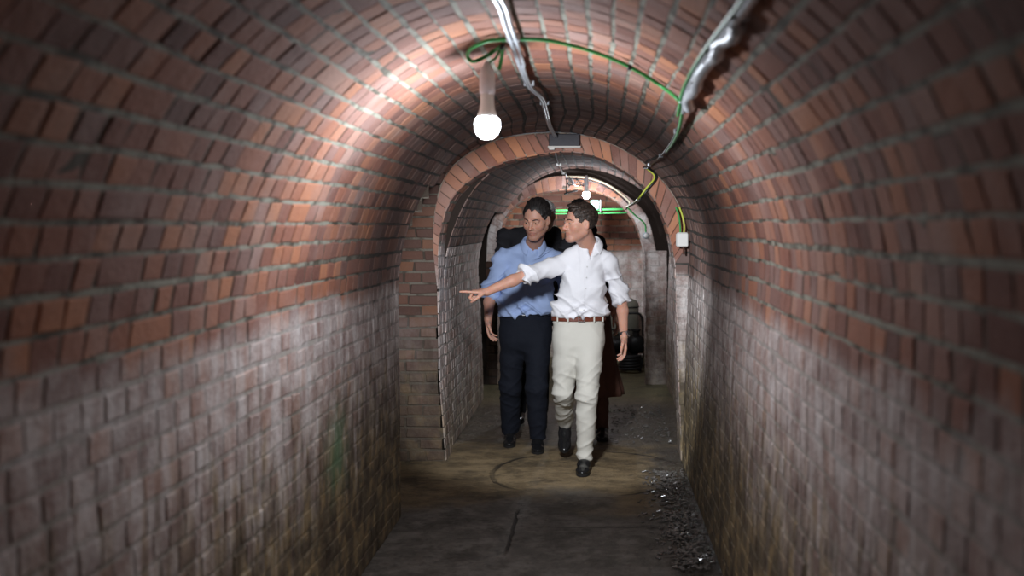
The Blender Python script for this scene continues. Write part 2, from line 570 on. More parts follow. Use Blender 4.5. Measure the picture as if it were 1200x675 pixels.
def loft(profs, wob=.006, seed=3):
    """profs: list of (Y, profile). returns f(u=Y, v in 0..1)"""
    R = [(y, resample(p, NS)) for y, p in profs]
    tt = np.linspace(0, 1, NS)

    def f(u, v):
        u = np.asarray(u, float); v = np.asarray(v, float)
        v = np.clip(v + vnoise(np.stack([u * 1.7, v * 22, u * 0 + 9.5], 1), 77) * .0011 * np.clip(v * 30, 0, 1) * np.clip((1 - v) * 30, 0, 1), -.01, 1.01)
        ys = [y for y, _ in R]
        xs = np.stack([np.interp(v, tt, p[:, 0]) for _, p in R]); zs = np.stack([np.interp(v, tt, p[:, 1]) for _, p in R])
        k = np.clip(np.searchsorted(ys, u) - 1, 0, len(ys) - 2) if len(ys) > 1 else np.zeros(len(u), int)
        ya = np.array(ys)[k]; yb = np.array(ys)[k + 1]
        t = np.clip((u - ya) / (yb - ya), 0, 1); t = t * t * (3 - 2 * t)
        i = np.arange(len(u))
        x = xs[k, i] * (1 - t) + xs[k + 1, i] * t
        z = zs[k, i] * (1 - t) + zs[k + 1, i] * t
        w = vnoise(np.stack([u * 1.3, v * 14, u * 0 + seed], 1), seed) * wob * np.clip(z * 3, 0, 1)
        c = -.2
        return np.stack([x + np.sign(x - c) * w * (z < 2.0), u, z + w * (z >= 1.6) * .6], 1)
    return f


cen = lambda p: np.stack([np.full(len(p), -.22), p[:, 1], np.full(len(p), 1.1)], 1)
main = loft([(-1.6, PM), (D1, PM), (D2, PE)])
L = plen(PM); NR = int(round(L / .0772))
rows_l, rows_c, rows_r = [], [], []
PMr = resample(PM, NR + 1)
for i in range(NR):
    v0, v1 = i / NR, (i + 1) / NR
    x, z = PMr[i]; zt = PMr[i + 1][1]
    if x < -.25:
        if zt < 1.45: rows_l.append((v0, v1, -1.6, D1, L))
        else: rows_c.append((v0, v1, -1.6, D2 if z > 1.77 else D1, L))
    else:
        if z < 1.5: rows_r.append((v0, v1, -1.6, D2, L))
        else: rows_c.append((v0, v1, -1.6, D2, L))
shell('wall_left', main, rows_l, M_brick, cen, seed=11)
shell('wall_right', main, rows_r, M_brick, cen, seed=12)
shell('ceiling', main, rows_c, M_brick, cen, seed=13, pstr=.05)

# ---- first arch: brick ring, its soffit and jambs
EXr = resample(EXs, 200); INr = resample(INs, 200)


def ringf(ext, inn, Y):
    E = resample(ext, 200); I = resample(inn, 200); tt = np.linspace(0, 1, 200); Ln = plen(I)

    def f(u, v):
        a = np.clip(np.asarray(u) / Ln, 0, 1)
        ex = np.stack([np.interp(a, tt, E[:, 0]), np.interp(a, tt, E[:, 1])], 1)
        ii = np.stack([np.interp(a, tt, I[:, 0]), np.interp(a, tt, I[:, 1])], 1)
        # keep numerical offsets past the ends alive
        p = ii * (1 - v)[:, None] + ex * v[:, None]
        ext_ = (np.asarray(u) / Ln - a)
        return np.stack([p[:, 0], np.full(len(p), Y) + 0 * ext_, p[:, 1] + ext_], 1)
    return f, Ln


fr, Lr = ringf(EXs, INs, D2)
tocam = lambda p: p + np.array([0, -1.0, 0])
shell('trim_1', fr, [(.02, .98, 0, Lr, .14)], M_ring, tocam, hdr=(.068, .07), joint=.006, prot=.006, seed=21, jit=.0015, ustep=.03)
sof = loft([(D2, PI_), (D2 + .3, PI_)], wob=.001)
Li = plen(PI_); n_ = int(Li / .0772)
shell('trim_2', sof, [(i / n_, (i + 1) / n_, D2, D2 + .3, Li) for i in range(n_)], M_brick2, cen, seed=22)


def flat(name, poly, y, mat, seed=0, facing=-1, fx=None):
    return None


def rect_bricks(name, org, du, dv, W, H, mat, inw, seed, ulim=None, **k):
    org = np.array(org, float); du = np.array(du, float); dv = np.array(dv, float)
    f = lambda u, v: org + np.outer(u, du) + np.outer(v, dv)
    n = max(1, int(round(H / .0765))); rows = []
    for i in range(n):
        v0, v1 = i * H / n, (i + 1) * H / n
        a, b = (0, W) if ulim is None else ulim((v0 + v1) / 2)
        rows.append((v0, v1, a, b, 1.0))
    return shell(name, f, rows, mat, inw, seed=seed, **k)


def left_edge(z):
    return np.interp(z, [0, .3, .6, 1.25, 1.5, 1.7, 1.85, 1.95, 2.0], [-1.04, -1.06, -1.088, -1.096, -1.118, -1.112, -1.07, -1.02, -.99])


# pier beside the arch seen through the side opening: stretcher bond, ragged at its foot
rg = np.random.RandomState(5)
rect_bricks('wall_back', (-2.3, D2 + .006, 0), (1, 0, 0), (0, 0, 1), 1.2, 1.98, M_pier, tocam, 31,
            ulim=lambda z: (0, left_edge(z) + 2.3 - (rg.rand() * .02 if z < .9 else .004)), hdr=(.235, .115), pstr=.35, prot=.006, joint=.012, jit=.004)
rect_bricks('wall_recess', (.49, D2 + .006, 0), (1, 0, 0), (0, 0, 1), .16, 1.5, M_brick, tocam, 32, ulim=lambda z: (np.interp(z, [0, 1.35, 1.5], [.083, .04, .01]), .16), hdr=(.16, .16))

# section beyond the first arch
Y2, Y2b, D3 = D2 + .3, 9.93, 10.87
sec = loft([(Y2, P2), (D3, P2)], wob=.012, seed=8)
L2 = plen(P2); NR2 = int(round(L2 / .0772)); P2r = resample(P2, NR2 + 1)
rl, rc, rr_ = [], [], []
for i in range(NR2):
    v0, v1 = i / NR2, (i + 1) / NR2
    x, z = P2r[i]
    if x < -.2:
        if z < 1.4: rl.append((v0, v1, Y2 - .02, Y2b, L2))
        else: rc.append((v0, v1, Y2 - .02, D3 if z > 1.74 else Y2b, L2))
    else:
        (rr_ if z < 1.42 else rc).append((v0, v1, Y2 - .02, D3, L2))
shell('wall_far_left', sec, rl, M_brick2, cen, seed=41)
shell('wall_far_right', sec, rr_, M_brick2, cen, seed=42)
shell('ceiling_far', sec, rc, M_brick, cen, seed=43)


def annulus(name, A, B, y, mat):
    a = resample(A, 120); b = resample(B, 120)
    V = [(p[0], y, p[1]) for p in a] + [(p[0], y, p[1]) for p in b]
    Fc = [(i, i + 1, 120 + i + 1, 120 + i) for i in range(119)]
    o = obj(name, V, Fc, mat, None, False, attr=np.tile([.5, .5, 0], (240, 1)))
    o['kind'] = 'structure'
    return o


BIG = np.vstack([line((-2.4, 0), (-2.4, 2.5)), line((-2.4, 2.5), (1.3, 2.5))[1:], line((1.3, 2.5), (1.3, 0))[1:]])
annulus('trim_3', PI_, P2 * [1.001, 1.001], Y2, M_shade)

# second arch
IN2 = [(-1.01, 1.25), (-.99, 1.5), (-.91, 1.74), (-.7, 1.9), (-.45, 1.965), (-.22, 1.985), (-.026, 1.967), (.21, 1.85), (.39, 1.63), (.478, 1.35)]
EX2 = [(-1.13, 1.25), (-1.11, 1.55), (-1.02, 1.76), (-.8, 1.96), (-.52, 2.1), (-.25, 2.125), (0, 2.09), (.33, 1.9), (.51, 1.7), (.6, 1.35)]
IN2s, EX2s = spline(IN2, 6), spline(EX2, 6)
fr2, Lr2 = ringf(EX2s, IN2s, D3 - .03)
shell('trim_4', fr2, [(.02, .98, 0, Lr2, .13)], M_ring2, tocam, hdr=(.068, .07), joint=.004, prot=.002, seed=51, jit=.0015, ustep=.03)
PI2 = np.vstack([line((-1.01, 0), IN2[0])[:-1], IN2s, line(IN2[-1], (.5, 0))[1:]])
Li2 = plen(PI2); n2 = int(Li2 / .0772)
shell('trim_5', loft([(D3 - .03, PI2), (D3 + .3, PI2)], wob=.001), [(i / n2, (i + 1) / n2, D3 - .03, D3 + .3, Li2) for i in range(n2)], M_brick2, cen, seed=52)
PE2 = np.vstack([line((-1.13, 0), EX2[0])[:-1], EX2s, line(EX2[-1], (.6, 0))[1:]])
annulus('trim_6', PE2, BIG, D3, M_shade)
rect_bricks('wall_jamb_left', (-1.13, D3 - .02, 0), (1, 0, 0), (0, 0, 1), .12, 1.26, M_shade, tocam, 53, hdr=(.112, .112))  # painted near-black to stand in for the dark opening here
rect_bricks('wall_jamb_right', (.485, D3 - .02, 0), (1, 0, 0), (0, 0, 1), .22, 1.36, M_ring2, tocam, 54, hdr=(.112, .112), prot=.001, joint=.004)
# last chamber and its end wall
DB = 13.07
PC = np.vstack([line((-1.4, 0), (-1.4, 1.3))[:-1], half(-1.4, 1.3, -.35, 2.25), half(.66, 1.35, -.35, 2.25)[::-1][1:], line((.66, 1.35), (.62, 0))[1:]])
Lc = plen(PC); nc = int(Lc / .0772)
shell('wall_chamber', loft([(D3 + .3, PC), (DB, PC)], wob=.004), [(i / nc, (i + 1) / nc, D3 + .28, DB, Lc) for i in range(nc)], M_far, cen, seed=61)
annulus('trim_7', PI2, PC, D3 + .3, M_brick2)
rect_bricks('wall_end', (-1.45, DB, 0), (1, 0, 0), (0, 0, 1), 2.15, 2.3, M_far, tocam, 62, hdr=(.225, .112), pstr=.4)

# side recesses
inr = lambda c: (lambda p: np.tile(np.array(c, float), (len(p), 1)))
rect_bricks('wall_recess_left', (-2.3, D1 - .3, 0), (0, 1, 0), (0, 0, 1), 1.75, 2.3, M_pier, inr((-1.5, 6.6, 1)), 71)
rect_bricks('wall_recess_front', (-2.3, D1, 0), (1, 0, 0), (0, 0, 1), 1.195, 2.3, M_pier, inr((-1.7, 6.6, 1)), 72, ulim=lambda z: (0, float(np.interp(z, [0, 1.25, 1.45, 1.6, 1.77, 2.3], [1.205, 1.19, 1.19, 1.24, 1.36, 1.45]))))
rect_bricks('wall_recess_far', (-2.3, Y2b - .1, 0), (0, 1, 0), (0, 0, 1), 1.2, 2.3, M_shade, inr((-1.5, 10.4, 1)), 73)
rect_bricks('wall_recess_far_front', (-2.3, Y2b, 0), (1, 0, 0), (0, 0, 1), 1.195, 2.3, M_shade, inr((-1.7, 10.4, 1)), 74)
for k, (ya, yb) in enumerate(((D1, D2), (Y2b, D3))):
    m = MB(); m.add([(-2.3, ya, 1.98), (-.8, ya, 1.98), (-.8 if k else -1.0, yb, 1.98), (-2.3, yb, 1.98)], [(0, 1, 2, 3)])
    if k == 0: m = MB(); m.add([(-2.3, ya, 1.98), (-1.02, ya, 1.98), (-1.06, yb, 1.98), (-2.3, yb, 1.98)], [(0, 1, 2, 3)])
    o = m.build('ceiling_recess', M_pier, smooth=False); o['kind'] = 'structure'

# ---- floor
xs = np.arange(-2.35, 1.36, .04); ys = np.arange(-1.6, 13.2, .04)
X, Y = np.meshgrid(xs, ys)
Pn = np.stack([X, Y, X * 0], -1)
mz = (vnoise(Pn * 2.2, 2) * .5 + vnoise(Pn * 7, 3) * .3) * .007
rough = np.clip((X - .28) / .2, 0, 1) * np.clip((7.4 - Y) / .5, 0, 1) + np.clip((Y - 7.7) / .5, 0, 1) * np.clip((10 - Y) / 1, 0, 1) * .5
mz = mz + rough * (np.abs(vnoise(Pn * 14, 4)) * .022 + np.abs(vnoise(Pn * 30, 9)) * .008 - .012)
gut = np.exp(-((X - .46) / .07) ** 2) * (Y < 7.2) * .012
Z = mz - gut - .004
nx, ny = len(xs), len(ys)
idx = np.arange(nx * ny).reshape(ny, nx)
Fq = np.stack([idx[:-1, :-1], idx[:-1, 1:], idx[1:, 1:], idx[1:, :-1]], -1).reshape(-1, 4)
o = obj('floor', np.stack([X, Y, Z], -1).reshape(-1, 3), Fq, M_floor); o['kind'] = 'structure'

# wet broken flakes and stones lying along the right wall: uncountable litter
m = MB(); r = np.random.RandomState(3)
for i in range(900):
    y = r.uniform(5.0, 7.0) if r.rand() < .75 else r.uniform(7.9, 9.6)
    x = r.normal(.44, .065) if y < 7.1 else r.uniform(.1, .62)
    x = min(x, .55)
    a = r.uniform(0, 3.14); l, w, h = r.uniform(.008, .04), r.uniform(.005, .018), r.uniform(.003, .009)
    ca, sa = math.cos(a), math.sin(a); t = r.normal(0, .2)
    R = np.array([[ca, -sa, 0], [sa, ca, 0], [0, 0, 1]]) @ np.array([[math.cos(t), 0, math.sin(t)], [0, 1, 0], [-math.sin(t), 0, math.cos(t)]])
    m.box((x, y, .004), (l, w, h), R, .002)
M_flake = plain('wet_stone_flakes', (.16, .15, .14), .18, var=(30, .7))
tag(m.build('rubble', M_flake, smooth=False), 'wet stone flakes and gravel littering the floor along the right wall', 'rubble', kind='stuff')

# ------------------------------------------------------------------ lamps and cables


def bulb_lamp(c, label, strength, sz=1.0, flex=None):
    c = np.array(c)
    t = empty('hanging_lamp', c)
    tag(t, label, 'lamp', 'bare bulbs hung from the vault')
    pr = [(.001, -.043), (.018, -.040), (.031, -.029), (.039, -.012), (.0405, .004), (.038, .017), (.030, .026)]
    m = MB(); m.lathe(c, [(r * sz, h * sz) for r, h in pr]); m.build('bulb', emit('lamp_glow', (.86, .92, 1.0), strength), t)
    pr = [(.0302, .0255), (.029, .036), (.024, .05), (.0215, .07), (.021, .10)]
    m = MB(); m.lathe(c, [(r * sz, h * sz) for r, h in pr]); m.build('heat_sink', M_whitep, t)
    pr = [(.022, .098), (.024, .104), (.0245, .155), (.021, .175), (.014, .185), (.008, .20)]
    m = MB(); m.lathe(c, [(r * sz, h * sz) for r, h in pr]); m.build('lamp_holder', M_socket, t)
    if flex is not None:
        m = MB(); m.tube(spline(flex, 6), .004 * sz, 8); m.build('flex', M_green if sz >= 1 else M_blackp, t)
    return t


LP = at(571, 147, 3.75)
LP2 = at(687, 228, 10.6)
bulb_lamp(LP, 'large lit bare bulb hanging nearest, beside the green cable loop', 30, 1.12,
          flex=[LP + (0, 0, .198), LP + (.012, 0, .225), at(581, 68, 3.79), at(588, 54, 3.79)])
bulb_lamp(LP2, 'small distant lit bulb hanging above the white-shirted man', 40, .95, flex=[LP2 + (0, 0, .18), LP2 + (.01, 0, .21), LP2 + (-.04, .02, .235)])


def point(name, loc, power, rad, col=(.86, .92, 1)):
    l = bpy.data.lights.new(name, 'POINT'); l.energy = power; l.shadow_soft_size = rad; l.color = col
    o = bpy.data.objects.new(name, l); C.objects.link(o); o.location = loc; return o


def spot(name, loc, aim, power, ang, blend, rad, col=(.93, .96, 1)):
    l = bpy.data.lights.new(name, 'SPOT'); l.energy = power; l.shadow_soft_size = rad; l.spot_size = math.radians(ang); l.spot_blend = blend; l.color = col
    o = bpy.data.objects.new(name, l); C.objects.link(o); o.location = loc
    o.rotation_euler = (Vector(aim) - Vector(loc)).to_track_quat('-Z', 'Y').to_euler(); return o


point('bulb_light', LP + (0, -.0, -.075), 32, .03)
point('far_bulb_light', LP2 + (0, -.0, -.075), 18, .03)
spot('added_fill_spot', LP + (0, .075, -.02), (-.2, 7.3, .98), 430, 45, .35, .11)  # extra spot beside the bulb, added to brighten the men and arch
spot('added_far_fill_spot', LP2 + (0, .075, -.02), (-.2, 13, 1.25), 115, 75, .8, .03)  # extra spot beside the far bulb, added to brighten the end wall

w = bpy.data.worlds.new('world'); sc.world = w; w.use_nodes = True
w.node_tree.nodes['Background'].inputs[0].default_value = (.8, .88, 1, 1)
w.node_tree.nodes['Background'].inputs[1].default_value = .12


def vault_z(x):
    t = (x + .25) / (.89 if x > -.25 else .855)
    h = .832 if x > -.25 else 1.012
    return 2.262 - h + h * math.sqrt(max(0, 1 - t * t))




def on_vault(px, py, clear):
    """where the sight line to a measured pixel meets the vault, kept clear of the bricks"""
    Y = 1.2
    while Y < D2 - .06:
        p = at(px, py, Y)
        if p[2] >= vault_z(p[0]) - clear: break
        Y += .01
    return p


# silver twin conduit along the crown
pts = [(-.30, 1.4, 2.235), (-.30, 2.4, 2.225), on_vault(582, 2, .03), on_vault(591, 28, .03), on_vault(600, 52, .035), on_vault(609, 78, .04), on_vault(619, 101, .045), on_vault(633, 114, .05), on_vault(637, 125, .045), on_vault(643, 147, .03), at(650, 160, 7.2)]
t = empty('ceiling_conduit', pts[0]); tag(t, 'silver twin metal conduit running along the vault crown to the arch', 'conduit')
P = spline(pts, 8)
m = MB(); m.tube(P, .0085, 10); m.build('pipe', M_zinc, t)
P2_ = P + np.array([.019, 0, -.002]); P2_[40:] -= np.array([.006, 0, 0])
m = MB(); m.tube(P2_, .0075, 10); m.build('pipe', M_zinc, t)
for k in (12, 30, 47, 62):
    c = P[k] + (.009, 0, .004)
    m = MB(); m.box(c, (.046, .016, .024), None, .003); m.build('clip', M_zinc, t)

# green sheathed cable looping across the vault
def below_vault(px, py, Y):
    p = at(px, py, Y)
    return p if p[2] < vault_z(p[0]) - .02 else on_vault(px, py, .022)


g = [below_vault(*q) for q in ((585, 82, 3.80), (588, 66, 3.79), (588, 54, 3.79), (579, 60, 3.78), (566, 68, 3.76), (554, 72, 3.75), (548, 66, 3.75), (551, 58, 3.76), (563, 51, 3.78))] + [on_vault(x, y, .02) for x, y in ((578, 47), (605, 46), (640, 47), (680, 56), (715, 68), (745, 82), (775, 101))] + [on_vault(x, y, .05) for x, y in ((795, 117), (799, 130), (796, 150), (790, 165), (781, 178))]
t = empty('green_cable', g[0]); tag(t, 'bright green cable looping from the near bulb across the vault', 'cable')
m = MB(); m.tube(spline(g, 8), .0068, 10); m.build('sheath', M_green, t)
for a in (on_vault(738, 78, .02), g[2]):
    m = MB(); m.lathe(a - (.006, 0, 0), [(.0095, 0), (.0105, .002), (.0105, .012), (.0095, .014)], 14, (1, .1, -.5)); m.build('cable_tie', M_blackp, t)

# silver conduit on the right haunch, wrapped in foil tape
q = [on_vault(x, y, .04) for x, y in ((876, 2), (862, 20), (846, 40), (830, 62), (815, 86), (805, 108), (802, 124), (798, 140), (791, 158), (783, 172), (772, 185), (763, 192))]
pts = [q[0] * [1, 0, 1] + (0, 1.3, 0), q[0] * [1, 0, 1] + (0, 1.9, 0)] + q + [at(754, 196, 7.22)]
P = spline(pts, 8)
t = empty('right_conduit', P[0]); tag(t, 'silver conduit with loose foil wrapping along right side of the vault', 'conduit')
m = MB(); m.tube(P[:68], .0145, 12); m.build('pipe', M_zinc, t)
m = MB(); m.tube(P[66:], .0065, 10); m.build('thin_cable', M_blackp, t)
Q = P[26:66] + np.array([.010, 0, -.006]); Q = Q + np.stack([np.sin(np.arange(40) * .55) * .006, np.zeros(40), np.cos(np.arange(40) * .8) * .005 - .006], 1)
rad = .015 + .004 * np.abs(np.sin(np.arange(40) * .9 + .4)) + .003 * np.sin(np.arange(40) * 2.3); rad[0] = rad[-1] = .004
m = MB(); m.tube(Q, rad, 9); m.build('foil_wrap', M_tape, t)
Q = P[10:70] + np.array([-.018, 0, -.006]); m = MB(); m.tube(Q, .005, 8); m.build('green_wire', M_green, t)
for k in (22, 38, 60, 78, 94, 106):
    m = MB(); m.box(P[k], (.044, .014, .03) if k < 66 else (.026, .02, .022), None, .004); m.build('clip', M_zinc, t)
# crossing the ring and going on to the far section
g = [at(754, 196, 7.22), at(760, 199, 7.27), at(767, 208, 7.285), at(757, 221, 7.285), at(748, 233, 7.4), at(742, 238, 8.2), at(735, 242, 9.8), at(733, 243, 10.6)]
t = empty('arch_cable', g[0]); tag(t, 'yellow and green cable bent over the face of the brick arch', 'cable')
G = spline(g, 8)
m = MB(); m.tube(G, .006, 9); m.build('sheath', M_yellow, t)
m = MB(); m.tube(G + np.array([.015, 0, -.002]), .0065, 9); m.build('sheath', M_blackp, t)
for k in (2, 33, 41):
    m = MB(); m.box(G[k] + (0.006, -.004, 0), (.03, .02, .014), None, .003); m.build('clip', M_zinc, t)
# link below the keystone
g = [at(650, 172, 7.3), at(652, 184, 7.45), at(655, 193, 7.9), at(659, 201, 8.6), at(663, 204, 9.6), at(664, 208, 10.5)]
t = empty('thin_drop_cable', g[0]); tag(t, 'thin pale cable trailing down from the dark stone at the arch top', 'cable')
m = MB(); m.tube(spline(g, 6), .0055, 8); m.build('sheath', M_zinc, t)
for q in (at(655, 193, 7.9), at(661, 203, 9.2)):
    m = MB(); m.box(q, (.04, .03, .022), None, .004); m.build('clip', M_whitep, t)

# keystone
kx = at(661.5, 164.5, D2 - .03)
t = empty('arch_keystone', kx); tag(t, 'dark block set in the top of the brick arch above the men', 'stone block')
m = MB(); m.box(kx, (.21, .09, .085), None, .006); m.build('block', M_slate, t)
m = MB(); m.box(kx + (0, -.02, -.047), (.225, .07, .012), None, .004); m.box(kx + (-.085, -.03, -.058), (.04, .04, .02), None, .005); m.build('lime_edge', M_lime, t)

# junction boxes
jb = at(799.5, 281, 7.22)
t = empty('junction_box', jb); tag(t, 'white square junction box on the right wall beside the arch', 'junction box')
m = MB(); m.box(jb, (.085, .05, .10), None, .012); m.build('housing', M_whitep, t)
m = MB(); m.box(jb + (0, -.027, 0), (.072, .006, .086), None, .002); m.build('cover', M_whitep, t)
for dx in (-.012, .012):
    m = MB(); m.tube(spline([jb + (dx, .01, .05), jb + (dx * 1.2, .012, .10), jb + (dx - .012, .016, .17), jb + (dx - .03, .02, .22)], 5), .006, 8); m.build('cable', M_yellow if dx > 0 else M_green, t)
m = MB(); m.tube([jb + (.01, .01, -.05), jb + (.012, .012, -.10)], .007, 8); m.build('cable_stub', M_brown, t)
jb2 = at(757, 276, 10.8)
t = empty('junction_box', jb2); tag(t, 'small rounded grey junction box on the second arch', 'junction box')
m = MB(); m.lathe(jb2 + (0, .02, 0), [(.03, 0), (.034, .006), (.034, .03), (.028, .036)], 20, (0, -1, 0)); m.build('housing', M_greybox, t)
m = MB(); m.lathe(jb2 + (0, -.016, 0), [(.022, 0), (.022, .004), (.019, .006)], 18, (0, -1, 0)); m.build('cover', M_whitep, t)
m = MB(); m.tube(spline([jb2 + (0, .01, .03), jb2 + (-.015, .0, .12), at(744, 252, 10.78), at(736, 244, 10.75)], 5), .008, 8); m.build('cable', M_green, t)

# green pipe across the far arch with bracket
t = empty('far_green_pipe', at(694, 246, 11.3)); tag(t, 'straight green pipe crossing behind the heads below the far bulb', 'pipe')
m = MB(); m.tube([at(618, 247.5, 11.3), at(735, 245, 11.3)], .011, 12); m.build('pipe', M_green, t)
m = MB(); m.tube([at(618, 251, 11.32), at(735, 249.5, 11.32)], .006, 10); m.build('pipe', M_green, t)
m = MB(); m.box(at(697, 240, 11.28), (.09, .05, .10), None, .01); m.build('green_box', plain('pale_green_box', (.2, .45, .33), .5), t)
m = MB(); m.box(at(703.5, 241, 11.25), (.02, .03, .13), None, .003); m.build('bracket', M_blackp, t)
t = empty('cable_along_arch', at(664, 206, 10.7)); tag(t, 'pale cable following the curve of the second arch', 'cable')
g = [at(664, 207, 10.75), at(682, 207.5, 10.78), at(699, 211, 10.78), at(715, 218, 10.78), at(728, 227, 10.78), at(738, 237, 10.78), at(735, 243, 10.75)]
m = MB(); m.tube(spline(g, 6), .009, 9); m.build('sheath', plain('pale_sheath', (.55, .5, .36), .5), t)
m = MB(); m.tube(spline([q + np.array([-.012, .01, -.022]) for q in g], 6), .008, 9); m.build('sheath', M_blackp, t)
# tangled wiring around the far lamp
t = empty('wiring_bundle', at(668, 214, 10.55)); tag(t, 'tangled dark wires and bracket just left of the far bulb', 'wiring')
r = np.random.RandomState(9)
for k in range(7):
    pp = [at(664 + r.uniform(-1, 3), 208 + r.uniform(-1, 2), 10.6), at(670 + r.uniform(-6, 6), 212 + r.uniform(-4, 6), 10.5 + r.uniform(-.1, .1)), at(676 + r.uniform(-5, 5), 214 + r.uniform(-5, 6), 10.55), at(684, 217 + r.uniform(-3, 2), 10.58)]
    m = MB(); m.tube(spline(pp, 6), .004, 6); m.build('wire', M_blackp if k % 2 else M_zinc, t)
m = MB(); m.box(at(669, 225, 10.6), (.14, .03, .016), [[.96, 0, -.26], [0, 1, 0], [.26, 0, .96]], .004); m.box(at(664, 218, 10.6), (.012, .02, .18), None, .003); m.build('bracket', M_iron, t)

# ------------------------------------------------------------------ pump and gear at the end wall
t = empty('water_tank', (.30, 12.55, 0)); tag(t, 'dull cylindrical tank standing against the end wall', 'tank')
m = MB(); c = np.array((.30, 12.6, 0))
m.lathe(c, [(.13, .30), (.17, .315), (.185, .36), (.19, .40), (.19, .66), (.185, .70), (.16, .735), (.1, .76), (.05, .77)], 36); m.build('drum', M_tank, t)
for z in (.40, .66):
    m = MB(); m.lathe(c + (0, 0, z), [(.19, -.008), (.197, -.004), (.197, .004), (.19, .008)], 36); m.build('hoop', M_iron, t)
m = MB(); m.lathe(c + (0, 0, .77), [(.05, 0), (.055, .01), (.055, .035), (.03, .045)], 20); m.build('cap', M_iron, t)
for sx in (-.12, .12):
    for sy in (-.12, .12):
        m = MB(); m.box(c + (sx, sy, .16), (.03, .03, .32), None, .004); m.build('leg', M_iron, t)
t = empty('pump', (.32, 12.15, 0)); tag(t, 'black motor pump with wheels on the floor before the tank', 'pump')
c = np.array((.24, 12.15, .26))
m = MB(); m.lathe(c + (-.13, 0, 0), [(.05, 0), (.085, .01), (.09, .04), (.09, .24), (.075, .27), (.03, .28)], 28, (1, 0, 0))
for k in range(9): m.lathe(c + (-.10 + k * .025, 0, 0), [(.088, 0), (.098, .002), (.098, .006), (.088, .008)], 28, (1, 0, 0))
m.build('motor', M_iron, t)
m = MB(); m.lathe(c + (.20, .0, 0), [(.06, -.05), (.10, -.03), (.115, 0), (.10, .03), (.05, .06)], 28, (0, -1, 0)); m.lathe(c + (.20, 0, .05), [(.04, 0), (.04, .10), (.055, .11), (.055, .13)], 20); m.build('pump_head', M_iron, t)
m = MB(); m.box(c + (.03, 0, -.12), (.46, .22, .03), None, .006); m.box(c + (-.1, 0, -.09), (.04, .18, .05), None, .004); m.box(c + (.1, 0, -.09), (.04, .18, .05), None, .004); m.build('base_plate', M_iron, t)
for sx in (-.15, .21):
    for sy in (-.1, .1):
        m = MB(); a = c + (sx, sy - .015, -.185); m.lathe(a, [(.05, -.0), (.072, .004), (.076, .014), (.072, .026), (.05, .03)], 24, (0, 1, 0)); w_ = m.build('wheel', M_rubber, t)
        m = MB(); m.lathe(a - (0, .004, 0), [(.012, 0), (.022, .004), (.022, .034), (.012, .038)], 14, (0, 1, 0)); m.build('wheel_hub', M_steel, t)
m = MB(); m.tube(spline([c + (-.2, 0, -.05), c + (-.2, -.02, .18), c + (-.16, -.03, .33), c + (.12, -.03, .36), c + (.26, -.02, .33), c + (.28, 0, .1)], 6), .013, 10); m.build('carry_frame', M_iron, t)
t = empty('coiled_hose', (.46, 11.95, 0)); tag(t, 'black coiled hose lying by the pump near the right wall', 'hose')
a = np.linspace(0, 2 * math.pi * 5, 150)
hp = np.stack([.36 + (.11 + .004 * np.sin(a * .3)) * np.cos(a), 11.75 + .11 * np.sin(a), .025 + a / (2 * math.pi) * .032], 1)
m = MB(); m.tube(hp, .018, 10); m.build('hose', M_rubber, t)
m = MB(); m.lathe(hp[-1], [(.02, -.02), (.024, -.015), (.024, .02), (.02, .03)], 16, (1, 0, 0)); m.build('coupling', M_steel, t)
t = empty('crate', (.05, 12.3, 0)); tag(t, 'dark low crate beside the pump at the end of the tunnel', 'crate')
c = np.array((-.03, 12.55, 0))
m = MB(); m.box(c + (0, 0, .02), (.3, .3, .04), None, .004); m.build('base', M_iron, t)
for k, (dx, dy, lx, ly) in enumerate(((0, -.14, .3, .02), (0, .14, .3, .02), (-.14, 0, .02, .26), (.14, 0, .02, .26))):
    for z in (.08, .17, .26):
        m = MB(); m.box(c + (dx, dy, z), (lx, ly, .07), None, .004); m.build('slat', M_iron, t)

# ------------------------------------------------------------------ signed-distance modelling for people


def nrm(v):
    v = np.array(v, float); return v / np.linalg.norm(v)


